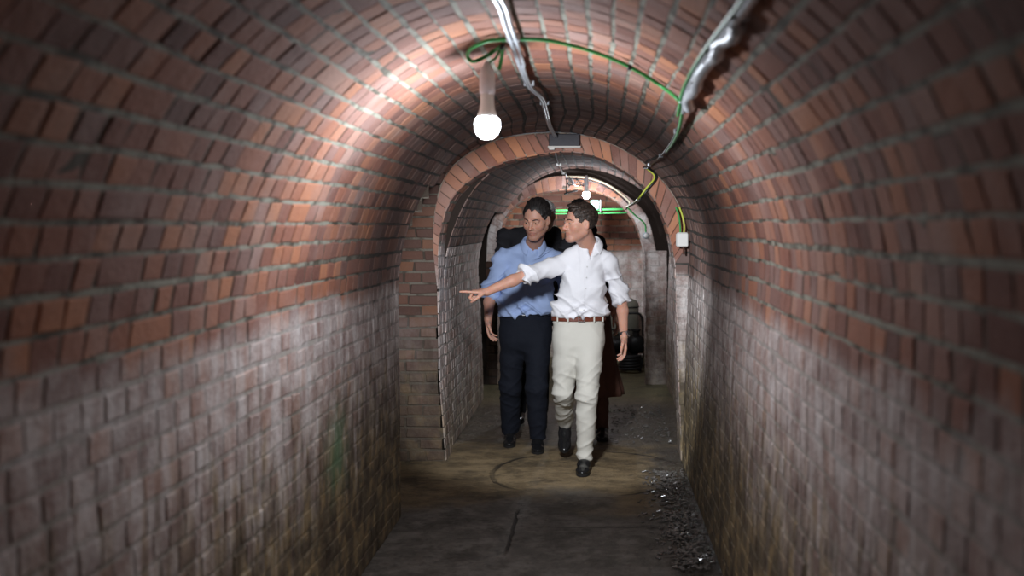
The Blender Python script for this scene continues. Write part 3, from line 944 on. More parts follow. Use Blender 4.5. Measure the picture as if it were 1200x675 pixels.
class Fld:
    def __init__(s): s.ops = []

    def cap(s, a, b, r1, r2, k=.02, sub=False):
        a = np.array(a, F32); b = np.array(b, F32)

        def f(p):
            ab = b - a; h = np.clip(((p - a) @ ab) / (ab @ ab + 1e-9), 0, 1)
            return np.linalg.norm(p - a - h[:, None] * ab, axis=1) - (r1 + (r2 - r1) * h)
        s.ops.append((f, k, sub)); return s

    def ell(s, c, r, k=.02, sub=False, R=None):
        c = np.array(c, F32); r = np.array(r, F32)

        def f(p):
            q = p - c
            if R is not None: q = q @ np.array(R, F32).T
            q = q / r; l = np.linalg.norm(q, axis=1)
            l2 = np.linalg.norm(q / r, axis=1) + 1e-6
            return l * (l - 1) / l2
        s.ops.append((f, k, sub)); return s

    def ecap(s, a, b, ra, rb, S, k=.03, sub=False):
        """elliptic tube: ra = (half width along S, half depth) at a"""
        a = np.array(a, F32); b = np.array(b, F32); ax = nrm(b - a).astype(F32)
        S = np.array(S, F32); S = S - ax * (S @ ax); S = (S / np.linalg.norm(S)).astype(F32); Fv = np.cross(ax, S).astype(F32)
        Ln = float(np.linalg.norm(b - a))

        def f(p):
            q = p - a; w = q @ ax; h = np.clip(w / Ln, 0, 1)
            rx = ra[0] + (rb[0] - ra[0]) * h; ry = ra[1] + (rb[1] - ra[1]) * h
            mn = np.minimum(rx, ry)
            e = (w - h * Ln) / mn
            return (np.sqrt(((q @ S) / rx) ** 2 + ((q @ Fv) / ry) ** 2 + e * e) - 1) * mn
        s.ops.append((f, k, sub)); return s

    def plane(s, pt, n, k=.004):
        """keep the side the normal points away from"""
        pt = np.array(pt, F32); n = nrm(n).astype(F32)
        s.ops.append((lambda p: -((p - pt) @ n), k, True)); return s

    def fn(s, f, k=.01, sub=False): s.ops.append((f, k, sub)); return s

    def __call__(s, p):
        d = None
        for f, k, sub in s.ops:
            e = f(p)
            if d is None: d = e; continue
            if sub:
                h = np.clip(.5 - .5 * (d + e) / k, 0, 1); d = d * (1 - h) + (-e) * h + k * h * (1 - h)
            else:
                h = np.clip(.5 + .5 * (d - e) / k, 0, 1); d = e * h + d * (1 - h) - k * h * (1 - h)
        return d

    def clipbox(s): pass


def mesh_field(F, lo, hi, h):
    lo = np.array(lo, float); hi = np.array(hi, float)
    B = 12
    nb = np.ceil((hi - lo) / (h * B)).astype(int)
    n = nb * B + 1
    D = np.full(n, 1.0, F32)
    g = np.stack(np.meshgrid(*[np.arange(k) for k in nb], indexing='ij'), -1).reshape(-1, 3)
    cc = (lo + (g * B + B / 2) * h).astype(F32)
    dc = F(cc)
    reach = B * h * .87 + .035
    keep = np.abs(dc) < reach
    for (bi, ok, d) in zip(g, keep, dc):
        if not ok and d < 0:
            a = bi * B; D[a[0]:a[0] + B + 1, a[1]:a[1] + B + 1, a[2]:a[2] + B + 1] = d
    gk = g[keep]
    loc = np.stack(np.meshgrid(*[np.arange(B + 1)] * 3, indexing='ij'), -1).reshape(-1, 3)
    CH = 60
    for s in range(0, len(gk), CH):
        blk = gk[s:s + CH]
        ii = blk[:, None, :] * B + loc[None]
        pts = (lo + ii.reshape(-1, 3) * h).astype(F32)
        d = F(pts).reshape(len(blk), B + 1, B + 1, B + 1)
        for bi, dd in zip(blk, d):
            a = bi * B; D[a[0]:a[0] + B + 1, a[1]:a[1] + B + 1, a[2]:a[2] + B + 1] = dd
    S = D < 0
    cnt = np.zeros(np.array(D.shape) - 1, np.uint8)
    offs = [(a, b, c) for a in (0, 1) for b in (0, 1) for c in (0, 1)]
    for a, b, c in offs:
        cnt += S[a:D.shape[0] - 1 + a, b:D.shape[1] - 1 + b, c:D.shape[2] - 1 + c]
    mix = (cnt > 0) & (cnt < 8)
    idx = np.full(mix.shape, -1, np.int32)
    cells = np.argwhere(mix); idx[mix] = np.arange(len(cells))
    acc = np.zeros((len(cells), 3)); num = np.zeros(len(cells))
    for o1 in offs:
        for ax in range(3):
            if o1[ax]: continue
            o2 = list(o1); o2[ax] = 1
            p1 = cells + o1; p2 = cells + o2
            da = D[p1[:, 0], p1[:, 1], p1[:, 2]]; db = D[p2[:, 0], p2[:, 1], p2[:, 2]]
            m = (da < 0) != (db < 0)
            t = np.where(m, da / np.where(m, da - db, 1), 0)
            pos = np.array(o1, float) + t[:, None] * (np.array(o2) - np.array(o1))
            acc[m] += pos[m]; num[m] += 1
    V = lo + (cells + acc / num[:, None]) * h
    Q = []
    sh = D.shape
    for ax in range(3):
        b, c = [(1, 2), (2, 0), (0, 1)][ax]
        sl0 = [slice(1, -1)] * 3; sl1 = [slice(1, -1)] * 3
        sl0[ax] = slice(0, -1); sl1[ax] = slice(1, None)
        s0 = S[tuple(sl0)]; s1 = S[tuple(sl1)]
        e = np.argwhere(s0 != s1)
        if not len(e): continue
        flip = s0[e[:, 0], e[:, 1], e[:, 2]]
        base = e.copy(); base[:, b] += 1; base[:, c] += 1
        def ci(db, dc):
            q = base.copy(); q[:, b] += db; q[:, c] += dc
            return idx[q[:, 0], q[:, 1], q[:, 2]]
        quad = np.stack([ci(-1, -1), ci(0, -1), ci(0, 0), ci(-1, 0)], 1)
        quad[~flip] = quad[~flip][:, ::-1]
        Q.append(quad)
    Q = np.vstack(Q); Q = Q[(Q >= 0).all(1)]
    return V, Q


def vnormals(V, Q):
    n = np.cross(V[Q[:, 2]] - V[Q[:, 0]], V[Q[:, 3]] - V[Q[:, 1]])
    N = np.zeros_like(V)
    for k in range(4): np.add.at(N, Q[:, k], n)
    return N / (np.linalg.norm(N, axis=1)[:, None] + 1e-12)


def smooth_mesh(V, Q, it=1):
    for _ in range(it):
        A = np.zeros_like(V); n = np.zeros(len(V))
        for a, b in ((0, 1), (1, 2), (2, 3), (3, 0)):
            np.add.at(A, Q[:, a], V[Q[:, b]]); np.add.at(A, Q[:, b], V[Q[:, a]])
            np.add.at(n, Q[:, a], 1); np.add.at(n, Q[:, b], 1)
        V = V * .45 + A / np.maximum(n, 1)[:, None] * .55
    return V


def sdf_obj(name, F, lo, hi, h, mat, parent=None, disp=None, attr=None, sm=1):
    V, Q = mesh_field(F, lo, hi, h)
    V = smooth_mesh(V, Q, sm)
    if disp is not None:
        V = V + vnormals(V, Q) * disp(V)[:, None]
    A = attr(V) if attr is not None else None
    return obj(name, V, Q, mat, parent, True, attr=A)


def ridge(P, seed):
    return 1 - np.abs(vnoise(P, seed)) * 2.2


def frame(f, up=(0, 0, 1)):
    f = nrm(f); r = nrm(np.cross(f, up)); u = np.cross(r, f)
    return np.stack([r, f, u])   # rows: local x (its right), y (forward), z (up)


def hand(F, wr, d, n, s, curls, thumb, sc=1.0, k=.006):
    """d: towards fingers, n: palm normal, s: thumb side"""
    d = nrm(d); n = nrm(np.array(n) - d * np.dot(n, d)); s = nrm(np.array(s) - d * np.dot(s, d) - n * np.dot(s, n))
    W = np.array(wr)
    F.ecap(W - d * .01, W + d * .035 * sc, (.027 * sc, .018 * sc), (.034 * sc, .016 * sc), s, .02)
    F.ecap(W + d * .03 * sc, W + d * .078 * sc, (.036 * sc, .015 * sc), (.041 * sc, .0125 * sc), s, .015)
    F.ell(W + d * .035 * sc + s * .022 * sc + n * .008, (.018 * sc,) * 3, .012)
    off = (.031, .0105, -.0105, -.030); ln = (.9, 1.0, .93, .74)
    for i in range(4):
        p = W + (d * (.084 - (.006 if i == 3 else 0)) + s * off[i]) * sc
        a = 0; rr = (.0098, .0098, .0094, .0085)[i] * sc
        q0 = W + (d * .05 + s * off[i] * .85) * sc
        F.cap(q0, p, rr * .95, rr, k * 1.5)
        for j, L_ in enumerate((.044, .027, .022)):
            a += math.radians(curls[i][j])
            v = d * math.cos(a) + n * math.sin(a) + s * off[i] * 1.2
            v = nrm(v)
            q = p + v * L_ * ln[i] * sc
            F.cap(p, q, rr * (1 - .06 * j), rr * (.94 - .08 * j), .003)
            p = q
    p = W + (d * .022 + s * .030 + n * .006) * sc
    for j, (dd, L_) in enumerate(zip(thumb, (.042, .032, .024))):
        v = nrm(d * dd[0] + s * dd[1] + n * dd[2]); q = p + v * L_ * sc
        F.cap(p, q, (.0135 - .002 * j) * sc, (.0115 - .0018 * j) * sc, .006)
        p = q


def head_fields(c, fwd, up, sc):
    Rm = frame(fwd, up)
    c = np.array(c)

    def wrap(local):
        return lambda p: local(((p - c.astype(F32)) @ Rm.T.astype(F32)) / sc) * sc
    H = Fld()
    H.ell((0, -.014, .035), (.0755, .095, .084), .03)
    H.ell((0, .018, -.026), (.0645, .070, .082), .03)
    H.ell((0, .076, -.052), (.023, .013, .020), .015)
    H.ell((0, .071, -.098), (.020, .017, .017), .025)
    for s in (-1, 1):
        H.cap((s * .054, -.012, -.052), (s * .018, .060, -.098), .016, .015, .03)
        H.ell((s * .043, .056, -.022), (.020, .020, .020), .025)
        H.ell((s * .031, .101, .004), (.016, .016, .0115), .014, sub=True)
        H.ell((s * .031, .0735, .003), (.0135, .0145, .0125), .004)
        H.cap((s * .014, .089, .021), (s * .045, .077, .019), .008, .006, .014)
        H.ell((s * .0125, .096, -.034), (.0085, .010, .0075), .007)
        H.ell((s * .076, -.006, -.004), (.0085, .019, .032), .006, R=[[math.cos(.42), s * math.sin(.42), 0], [-s * math.sin(.42), math.cos(.42), 0], [0, 0, 1]])
        H.ell((s * .0855, .002, .002), (.0065, .0105, .019), .004, sub=True)
    H.cap((0, .084, .014), (0, .1105, -.029), .0075, .0108, .012)
    H.cap((-.022, .080, -.0585), (0, .0875, -.0580), .0050, .0062, .007); H.cap((.022, .080, -.0585), (0, .0875, -.0580), .0050, .0062, .007)
    H.cap((-.018, .080, -.070), (0, .086, -.0705), .0052, .0068, .007); H.cap((.018, .080, -.070), (0, .086, -.0705), .0052, .0068, .007)
    H.cap((-.027, .086, -.0645), (0, .0955, -.0640), .0022, .0026, .004, sub=True); H.cap((.027, .086, -.0645), (0, .0955, -.0640), .0022, .0026, .004, sub=True)
    Hf = Fld()
    # hair volume
    Hf.ell((0, -.0215, .040), (.0850, .1030, .0925), .02)
    return Rm, c, wrap, H, Hf


def person(name, label, head, neck, chest_f, J, mats, opt):
    """J: joints. mats: skin, shirt, trouser, hair, shoe"""
    sc = head['sc']
    Rm, hc, wrap, H, Hf = head_fields(head['c'], head['f'], head.get('up', (0, 0, 1)), sc)
    S = nrm(np.array(J['shL']) - np.array(J['shR'])); Fw = nrm(np.cross((0, 0, 1), S))
    if np.dot(Fw, chest_f) < 0: Fw = -Fw
    nb = np.array(neck); bs = opt.get('bulk', 1.0)
    pel = (np.array(J['hipL']) + np.array(J['hipR'])) / 2
    shm = (np.array(J['shL']) + np.array(J['shR'])) / 2
    shw = np.linalg.norm(np.array(J['shL']) - np.array(J['shR'])) / 2
    waist = pel + (shm - pel) * .30 + np.array([0, 0, .02])
    ribs = pel + (shm - pel) * .72
    # ---------------- skin
    F = Fld(); F.fn(wrap(H), .01)
    hb = hc + Rm.T @ np.array([0, -.03, -.05]) * sc
    F.cap(hb, nb, .050 * sc, .058 * bs, .02)
    F.cap(hc + Rm.T @ np.array([0, .02, -.085]) * sc, nb + Fw * .01, .022 * sc, .045, .03)
    F.ecap(nb - Fw * .02 - (0, 0, .03), ribs - Fw * .015, (.066, .055), (.12 * bs, .08 * bs), S, .04)
    F.ecap(shm - (0, 0, .035), ribs, (shw * .60, .070 * bs), (shw * .60, .08 * bs), S, .04)
    F.ecap(ribs, pel, (.13 * bs, .085 * bs), (.13 * bs, .09 * bs), S, .05)
    F.cap(np.array(J['shL']) - (0, 0, .02), np.array(J['shR']) - (0, 0, .02), .034, .034, .03)
    for a in 'LR':
        F.cap(J['sh' + a], J['el' + a], .036 * bs, .033 * bs, .02)
        mid = np.array(J['el' + a]) * .7 + np.array(J['wr' + a]) * .3
        F.cap(J['el' + a], mid, .033 * bs, .0375 * bs, .015)
        F.cap(mid, J['wr' + a], .0375 * bs, .0255 * bs, .02)
        F.cap(J['hip' + a], J['kn' + a], .07, .045, .04)
        F.cap(J['kn' + a], J['an' + a], .045, .027, .02)
        hd = J['hand' + a]
        hand(F, J['wr' + a], hd['d'], hd['n'], hd['s'], hd['curl'], hd['thumb'], hd.get('sc', 1.0))
    allp = np.array([J[k] for k in J if not k.startswith(('hand', 'tilt'))] + [hc])
    lo = allp.min(0) - .24; hi = allp.max(0) + .24; lo[2] = -.01 if not opt.get('lift') else lo[2]
    hi[2] = hc[2] + .15 * sc + .02
    beard = opt.get('beard', .0)

    def skin_attr(V):
        q = ((V - hc) @ Rm.T) / sc
        A = np.zeros((len(V), 3))
        inh = (np.abs(q) < .16).all(1)
        lip = inh & (q[:, 1] > .072) & (np.abs(q[:, 0]) < .026 - np.abs(q[:, 2] + .064) * .8) & (q[:, 2] < -.053) & (q[:, 2] > -.076)
        A[lip, 0] = .4
        b = inh & (q[:, 2] < -.035) & (q[:, 1] > -.02)
        A[b, 1] = beard * np.clip((-.035 - q[b, 2]) / .03, 0, 1)
        for s in (-1, 1):
            dd = np.linalg.norm((q - np.array([s * .044, .07, -.024])) / [.02, .03, .02], axis=1)
            A[:, 2] = np.maximum(A[:, 2], np.clip(1.2 - dd, 0, .25))
            # no dark tint at the eye slit
            e = np.linalg.norm((q - np.array([s * .031, .088, .0025])) / [.0145, .02, .0035], axis=1)
            A[(e < 1), 1] = .0
        dn = np.linalg.norm((q - np.array([0, .108, -.03])) / .018, axis=1)
        A[:, 2] = np.maximum(A[:, 2], np.clip(1.1 - dn, 0, .3))
        return A
    body = sdf_obj(name, F, lo, hi, opt.get('h', .005), mats[0], None, attr=skin_attr, sm=1)
    tag(body, label, 'person')
    L2W = lambda q: hc + Rm.T @ (np.array(q) * sc)
    # eyes, brows
    if opt.get('face', True):
        for s in (-1, 1):
            m = MB()
            # almond of visible eye just proud of the lids
            ce = L2W((s * .031, .0745, .003))
            ux, uy, uz = Rm[0] * sc, Rm[1] * sc, Rm[2] * sc
            V = [ce + uy * .0148 * .98]
            Fc = []
            nseg = 16
            for ring in (.5, 1.0):
                for k in range(nseg):
                    a = 2 * math.pi * k / nseg
                    dx = .0112 * math.cos(a) * ring; dz = opt.get('lid', .0034) * math.sin(a) * ring
                    yy = .0155 * math.sqrt(max(0, 1 - (dx / .0135) ** 2 - (dz / .0125) ** 2)) + .0012
                    V.append(ce + ux * dx + uz * dz + uy * yy)
            V[0] = ce + uy * .0168
            for k in range(nseg):
                k2 = (k + 1) % nseg
                Fc.append((0, 1 + k, 1 + k2)); Fc.append((1 + k, 1 + nseg + k, 1 + nseg + k2, 1 + k2))
            m.add(V, Fc); eo = m.build('eye', M_eye, body)
            m = MB(); m.lathe(L2W((s * .031 + opt.get('gaze', 0), .0905, .0028)), [(.0001, -.001), (.0042 * sc, 0), (.003 * sc, .0010), (.0001, .0013)], 14, Rm[1]); m.build('iris', M_iris, eo)
            m = MB(); br = spline([L2W((s * .014, .0985, .0215)), L2W((s * .026, .0955, .0265)), L2W((s * .038, .0885, .0265)), L2W((s * .049, .0775, .020))], 6)
            rad = np.interp(np.linspace(0, 1, len(br)), [0, .25, .8, 1], [.0022, .0036, .003, .001]) * sc
            m.tube(br, rad, 8); m.build('eyebrow', mats[3], body)
    # hair
    hl = opt.get('hairline', .0)

    def hairf(q):
        # q local; keep region behind the hairline
        d = Hf(q)
        dn = vnoise(q * np.array([55, 55, 18]), 4).astype(F32) * .0022
        d = d + dn
        # oval opening for the face, hair down in front of the ears
        hz = opt.get('hairz', .078) + .020; hx = opt.get('hairx', .063)
        jag = dn * 1.5
        e = np.sqrt((q[:, 0] / hx) ** 2 + ((q[:, 2] + .02 + opt.get('peak', .006) * np.exp(-(q[:, 0] / .014) ** 2)) / hz) ** 2) - 1
        d = np.maximum(d, -np.maximum(e * .07 + jag, .012 - q[:, 1]))
        d = np.maximum(d, -np.maximum(q[:, 2] + opt.get('burn', .018), .004 - q[:, 1]))
        d = np.maximum(d, -(q[:, 2] + (.085 if not opt.get('long') else .16)))
        for s in (-1, 1):
            e = np.linalg.norm((q - np.array([s * .082, .004, -.008], F32)) / np.array([.03, .024, .036], F32), axis=1)
            d = np.maximum(d, (1 - e) * .024)
        # keep off the face interior
        ins = Fld(); ins.ell((0, -.014, .035), (.070, .089, .078), .03)
        return d
    HF = Fld(); HF.fn(wrap(hairf))
    for (q, r) in opt.get('tufts', []):
        HF.ell(L2W(q), tuple(np.array(r) * sc), .012, R=Rm)

    def hdisp(V):
        q = ((V - hc) @ Rm.T) / sc
        a = np.arctan2(q[:, 0], q[:, 2] + .02)
        w = ridge(np.stack([a * 9 + q[:, 1] * 12, q[:, 1] * 9, q[:, 2] * 9], 1), 6)
        return (w - .4) * .0035 * opt.get('hairvol', 1)
    sdf_obj('hair', HF, hc - .15 * sc, hc + .155 * sc + (0, 0, 0), .004, mats[3], body, disp=hdisp, sm=1)
    # ---------------- shirt / jacket
    sleeve = opt['sleeve']            # fraction of forearm covered (negative: of upper arm)
    T = Fld()
    bz = opt['beltz']
    T.ecap(shm + (0, 0, -.035), ribs, (shw * .78, .098 * bs), (shw * .80 * opt.get('chestw', 1), .112 * bs), S, .05)
    ut = 0 if opt.get('tucked', True) else .012
    T.ecap(ribs, waist, (shw * .80 * opt.get('chestw', 1), .112 * bs), (opt.get('waistw', .165) + ut, opt.get('belly', .112) * bs + ut), S, .05)
    T.ecap(waist, pel + (0, 0, .0), (opt.get('waistw', .165) + ut, opt.get('belly', .112) * bs + ut), (opt.get('waistw', .165) + .012 + ut, .115 * bs + ut), S, .05)
    T.cap(nb - (0, 0, .012), J['shL'] + np.array([0, 0, .0]), .052, .052 * bs, .035)
    T.cap(nb - (0, 0, .012), J['shR'] + np.array([0, 0, .0]), .052, .052 * bs, .035)
    T.cap(nb + (0, 0, -.012), shm + Fw * .015 + (0, 0, -.03), .070, .086, .03)
    cuffs = {}
    for a in 'LR':
        sh, el, wr = (np.array(J[k + a]) for k in ('sh', 'el', 'wr'))
        fl = opt.get('sleever', .056) * bs
        T.cap(sh - (0, 0, .008), el, .056 * bs, fl, .03)
        e2 = el + (wr - el) * sleeve
        T.cap(el, e2, fl, fl * .92, .015)
        ax = nrm(wr - el) if sleeve > .1 else nrm(nrm(wr - el) + nrm(el - sh))
        cuffs[a] = (e2, ax, fl)
        # rolled cuff
        if opt.get('cuff', True):
            T.cap(e2 - ax * .022, e2 - ax * .006, fl * 1.04, fl * 1.05, .006)

    def cuffcut(p):
        d = np.full(len(p), -1.0, F32)
        for a in 'LR':
            e2, ax, fl = cuffs[a]
            q = p - e2.astype(F32); w = q @ ax.astype(F32)
            rad = np.linalg.norm(q - w[:, None] * ax.astype(F32), axis=1)
            el = np.array(J['el' + a])
            # slab past the cuff within arm reach
            dd = np.minimum(w, .10 - rad); dd = np.minimum(dd, .22 - w)
            d = np.maximum(d, dd)
        return -d
    if not opt.get('longsleeve'):
        T.fn(cuffcut, .003, sub=True)
    # neck hole and V opening
    T.fn(lambda p: np.linalg.norm((p - (nb + np.array([0, 0, .075])).astype(F32)) * np.array([1, 1, .85], F32), axis=1) - .0635, .006, sub=True)
    if opt.get('vneck', 0):
        vz = nb[2] - opt['vneck']; Sv = S.astype(F32); Fv = Fw.astype(F32)

        def wedge(p):
            q = p - nb.astype(F32); s = np.abs(q @ Sv); f_ = q @ Fv
            w = (p[:, 2] - vz) * .36
            return np.maximum(s - w, .03 - f_)
        T.fn(wedge, .003, sub=True)
    if opt.get('tucked', True):
        T.plane((0, 0, bz + .013), (0, 0, -1))
    else:
        hemz = opt.get('hemz', bz - .02)
        T.fn(lambda p: (p[:, 2] - hemz + .02 * np.sin(p[:, 0] * 22)) * -1 * -1 * 1.0 * 1 if False else (hemz + .018 * np.sin(p[:, 0] * 21 + 1) - p[:, 2]) * -1, .003, sub=True) if False else T.plane((0, 0, hemz), (.08, 0, -1))
    Ac = opt.get('fold', 1.0)

    def sdisp(V):
        q = V - pel
        sx = q @ S; fz = q @ Fw; z = q[:, 2]
        warp = vnoise(q * 5, 21) * .06
        u1 = z * .80 + sx * .60 + warp; v1 = z * .6 - sx * .8
        u2 = z * .85 - sx * .52 + warp; v2 = z * .5 + sx * .85
        w1 = ridge(np.stack([u1 * 17, v1 * 3.5, fz * 4], 1), 3)
        w2 = ridge(np.stack([u2 * 21, v2 * 4.5, fz * 5], 1), 8)
        lowf = vnoise(q * 6, 12)
        # bunching near the belt and elbows
        bun = np.exp(-((V[:, 2] - bz) / .07) ** 2)
        arm = np.zeros(len(V))
        for a in 'LR':
            arm = np.maximum(arm, np.exp(-(np.linalg.norm(V - J['el' + a], axis=1) / .11) ** 2))
            arm = np.maximum(arm, .7 * np.exp(-(np.linalg.norm(V - np.array(J['sh' + a]) + [0, 0, .08], axis=1) / .10) ** 2))
        amt = .7 + 1.2 * np.clip(lowf, 0, 1) + bun * .35 + arm * .7
        d = (np.clip(w1, 0, 1) ** 1.5 - .3) * .016 * amt + (np.clip(w2, 0, 1) ** 1.5 - .3) * .013 * amt * np.clip(.6 + lowf, 0, 1)
        if opt.get('tucked', True): d += bun * .003
        # placket
        s = q @ S; f_ = q @ Fw
        d += np.where((np.abs(s - opt.get('plk', 0)) < .016) & (f_ > 0), .0022, 0)
        return np.maximum(d * Ac, -.007)
    tlo = np.minimum(lo, lo); thi = hi.copy()
    tl = np.array([min(J[k][i] for k in ('shL', 'shR', 'elL', 'elR', 'wrL', 'wrR')) for i in range(3)]); th = np.array([max(J[k][i] for k in ('shL', 'shR', 'elL', 'elR', 'wrL', 'wrR')) for i in range(3)])
    tl = np.minimum(tl, pel - [.22, .2, 0]) - .09; th = np.maximum(th, pel + [.22, .2, 0]) + .12
    tl[2] = min(bz - .06, tl[2]); th[2] = nb[2] + .09
    top = sdf_obj(opt.get('topname', 'shirt'), T, tl, th, .006, mats[1], body, disp=sdisp, sm=1)
    # collar
    if opt.get('collar', True):
        V = []; Fc = []
        nt = 40
        up = nrm(hb - nb) * .5 + np.array([0, 0, .5]); up = nrm(up)
        Sx = nrm(S - up * (S @ up)); Fx = nrm(np.cross(up, Sx)); Fx = Fx if Fx @ Fw > 0 else -Fx
        R0 = opt.get('neckr', .069)
        gap = opt.get('gap', 30)
        cb = nb + np.array([0, 0, .008])
        for i in range(nt):
            th_ = math.radians(gap + (360 - 2 * gap) * i / (nt - 1))
            front = max(0, math.cos(th_)) ** 2
            prof = [(R0 + .004, -.016 - front * .018), (R0 + .001, .012 - front * .012), (R0, .036 - front * .022), (R0 + .006, .040 - front * .022), (R0 + .016, .020 - front * .026), (R0 + .026 + front * .012, -.004 - front * .050)]
            dir_ = Fx * math.cos(th_) + Sx * math.sin(th_)
            fore = Fx * (.012 * front)
            for r_, z_ in prof: V.append(cb + dir_ * r_ + up * z_ + fore)
        npf = 6
        for i in range(nt - 1):
            for j in range(npf - 1):
                Fc.append((i * npf + j, i * npf + j + 1, (i + 1) * npf + j + 1, (i + 1) * npf + j))
        co = obj('collar', V, Fc, mats[1], top)
        mo = co.modifiers.new('s', 'SOLIDIFY'); mo.thickness = .004; mo.offset = 0
        mo = co.modifiers.new('b', 'SUBSURF'); mo.levels = mo.render_levels = 2
    # buttons
    if opt.get('buttons', True):
        zs_ = np.linspace(nb[2] - .13, bz + .06, 5)
        for z in zs_:
            t_ = (z - pel[2]) / (shm[2] - pel[2]); cx = pel + (shm - pel) * t_
            # march from outside to the surface
            p = cx + S * opt.get('plk', 0) + Fw * .25
            for _ in range(60):
                dd = float(T(np.array([p], F32))[0])
                if dd < .001: break
                p = p - Fw * max(dd * .6, .0008)
            m = MB(); m.lathe(p + Fw * .003, [(.0045, -.002), (.0052, 0), (.0048, .0022), (.001, .0026)], 12, Fw); m.build('button', M_button, top)
    # ---------------- trousers
    Q_ = Fld()
    tw = opt.get('hipw', .165); td = opt.get('hipd', .12)
    Q_.ecap((pel[0], pel[1], bz + .01), pel + (0, 0, -.02), (opt.get('waistw', .165) + .003, opt.get('belly', .112) * bs * .97), (tw, td), S, .04)
    for a in 'LR':
        hp, kn, an = (np.array(J[k + a]) for k in ('hip', 'kn', 'an'))
        th_r = opt.get('thigh', .085)
        Q_.ecap(hp + (0, 0, .02), hp * .55 + kn * .45, (th_r, th_r * 1.12), (th_r * .88, th_r * .98), S, .035 if a == 'L' else .03)
        Q_.ecap(hp * .55 + kn * .45, kn, (th_r * .88, th_r * .98), (opt.get('knee', .066), opt.get('knee', .066) * 1.08), S, .025)
        Q_.ecap(kn, an + (kn - an) * -.02, (opt.get('knee', .066), opt.get('knee', .066) * 1.08), (opt.get('hem', .055), opt.get('hem', .055) * 1.18), S, .025)
    Q_.plane((0, 0, bz + .012), (0, 0, 1))

    def hemcut(p):
        d = np.full(len(p), -1.0, F32)
        for a in 'LR':
            kn = np.array(J['kn' + a]); an = np.array(J['an' + a]); ax = nrm(an - kn).astype(F32)
            q = p - (an + (kn - an) * -.005).astype(F32); w = q @ ax
            rad = np.linalg.norm(q - w[:, None] * ax, axis=1)
            d = np.maximum(d, np.minimum(np.minimum(w, .13 - rad), .2 - w))
        return -d
    Q_.fn(hemcut, .003, sub=True)

    def pdisp(V):
        q = V - pel
        sx = q @ S; fz = q @ Fw; z = q[:, 2]
        warp = vnoise(q * 4, 31) * .05
        w1 = ridge(np.stack([(z * .93 + sx * .36 + warp) * 15, sx * 4, fz * 3], 1), 5)
        w2 = ridge(np.stack([(z * .8 - sx * .6 + warp) * 20, (sx + z * .4) * 4, fz * 4], 1), 9)
        amt = np.full(len(V), .35)
        for a in 'LR':
            amt += np.exp(-(np.linalg.norm(V - J['kn' + a], axis=1) / .14) ** 2) * .7
            amt += np.exp(-(np.linalg.norm(V - J['an' + a], axis=1) / .17) ** 2) * 1.0
        amt += np.exp(-(np.linalg.norm((V - pel + [0, 0, .09]), axis=1) / .12) ** 2) * .8
        return ((np.clip(w1, 0, 1) ** 1.5 - .3) * .0085 + (np.clip(w2, 0, 1) ** 1.5 - .3) * .006) * amt * Ac * .9
    pl_lo = allp.min(0); pl = np.array([min(J[k][i] for k in ('hipL', 'hipR', 'knL', 'knR', 'anL', 'anR')) for i in range(3)]) - .17
    ph = np.array([max(J[k][i] for k in ('hipL', 'hipR', 'knL', 'knR', 'anL', 'anR')) for i in range(3)]) + .17
    ph[2] = bz + .05; pl[2] = max(pl[2], .0)
    sdf_obj('trousers', Q_, pl, ph, .007, mats[2], body, disp=pdisp, sm=1)
    # belt
    if opt.get('belt') is not None:
        V = []; Fc = []; n = 64
        bw_, bd_ = opt.get('waistw', .165) + .012, opt.get('belly', .112) * bs * .97 + .012
        for zz, o_ in ((-.017, 0), (-.017, .004), (.017, .004), (.017, 0)):
            for k in range(n):
                a = 2 * math.pi * k / n
                V.append(np.array([pel[0], pel[1], bz + zz]) + S * (bw_ + o_) * math.cos(a) + Fw * (bd_ + o_) * math.sin(a))
        for j in range(4):
            for k in range(n):
                Fc.append((j * n + k, j * n + (k + 1) % n, ((j + 1) % 4) * n + (k + 1) % n, ((j + 1) % 4) * n + k))
        blt = obj('belt', V, Fc, opt['belt'], body, smooth=False)
        c = np.array([pel[0], pel[1], bz]) + Fw * (bd_ + .007)
        Rb = np.stack([S, Fw, (0, 0, 1)]).T
        m = MB()
        for dx, dz, lx, lz in ((-.02, 0, .005, .04), (.02, 0, .005, .04), (0, .018, .045, .005), (0, -.018, .045, .005), (.004, 0, .034, .004)):
            m.box(c + S * dx + np.array([0, 0, dz]), (lx, .005, lz), Rb, .001)
        m.build('belt_buckle', M_steel, blt)
        for aa in (35, 62, 118, 145):
            a = math.radians(aa)
            c = np.array([pel[0], pel[1], bz]) + S * (bw_ + .006) * math.cos(a) + Fw * (bd_ + .006) * math.sin(a)
            m = MB(); m.box(c, (.011, .007, .05), Rb, .002); m.build('belt_loop', mats[2], body)
    # socks
    for a in 'LR':
        an_, kn_ = np.array(J['an' + a]), np.array(J['kn' + a]); v_ = nrm(kn_ - an_)
        m = MB(); m.tube([an_ - v_ * .055, an_ - v_ * .02, an_ + v_ * .01, an_ + v_ * .06, an_ + v_ * .12], [.030, .041, .042, .042, .044], 20); m.build('sock', M_sock, body)
    # shoes
    for a in 'LR':
        an, toe = np.array(J['an' + a]), np.array(J['toe' + a])
        dr = toe - an; fl = nrm(dr - np.array([0, 0, dr[2] + 0.0])) if not J.get('tilt' + a) is not None else nrm(J['tilt' + a])
        dn = np.array([0, 0, -1.0]) if J.get('tilt' + a) is None else nrm(np.cross(np.cross(nrm(J['tilt' + a]), (0, 0, -1)), nrm(J['tilt' + a])))
        sd = np.cross(fl, -dn)
        sole = an + dn * (an[2] if J.get('tilt' + a) is None else .085)
        sole = sole - fl * .055
        E = Fld()
        E.ecap(sole + fl * .03 - dn * .036, sole + fl * .12 - dn * .040, (.034, .034), (.038, .038), sd, .03)
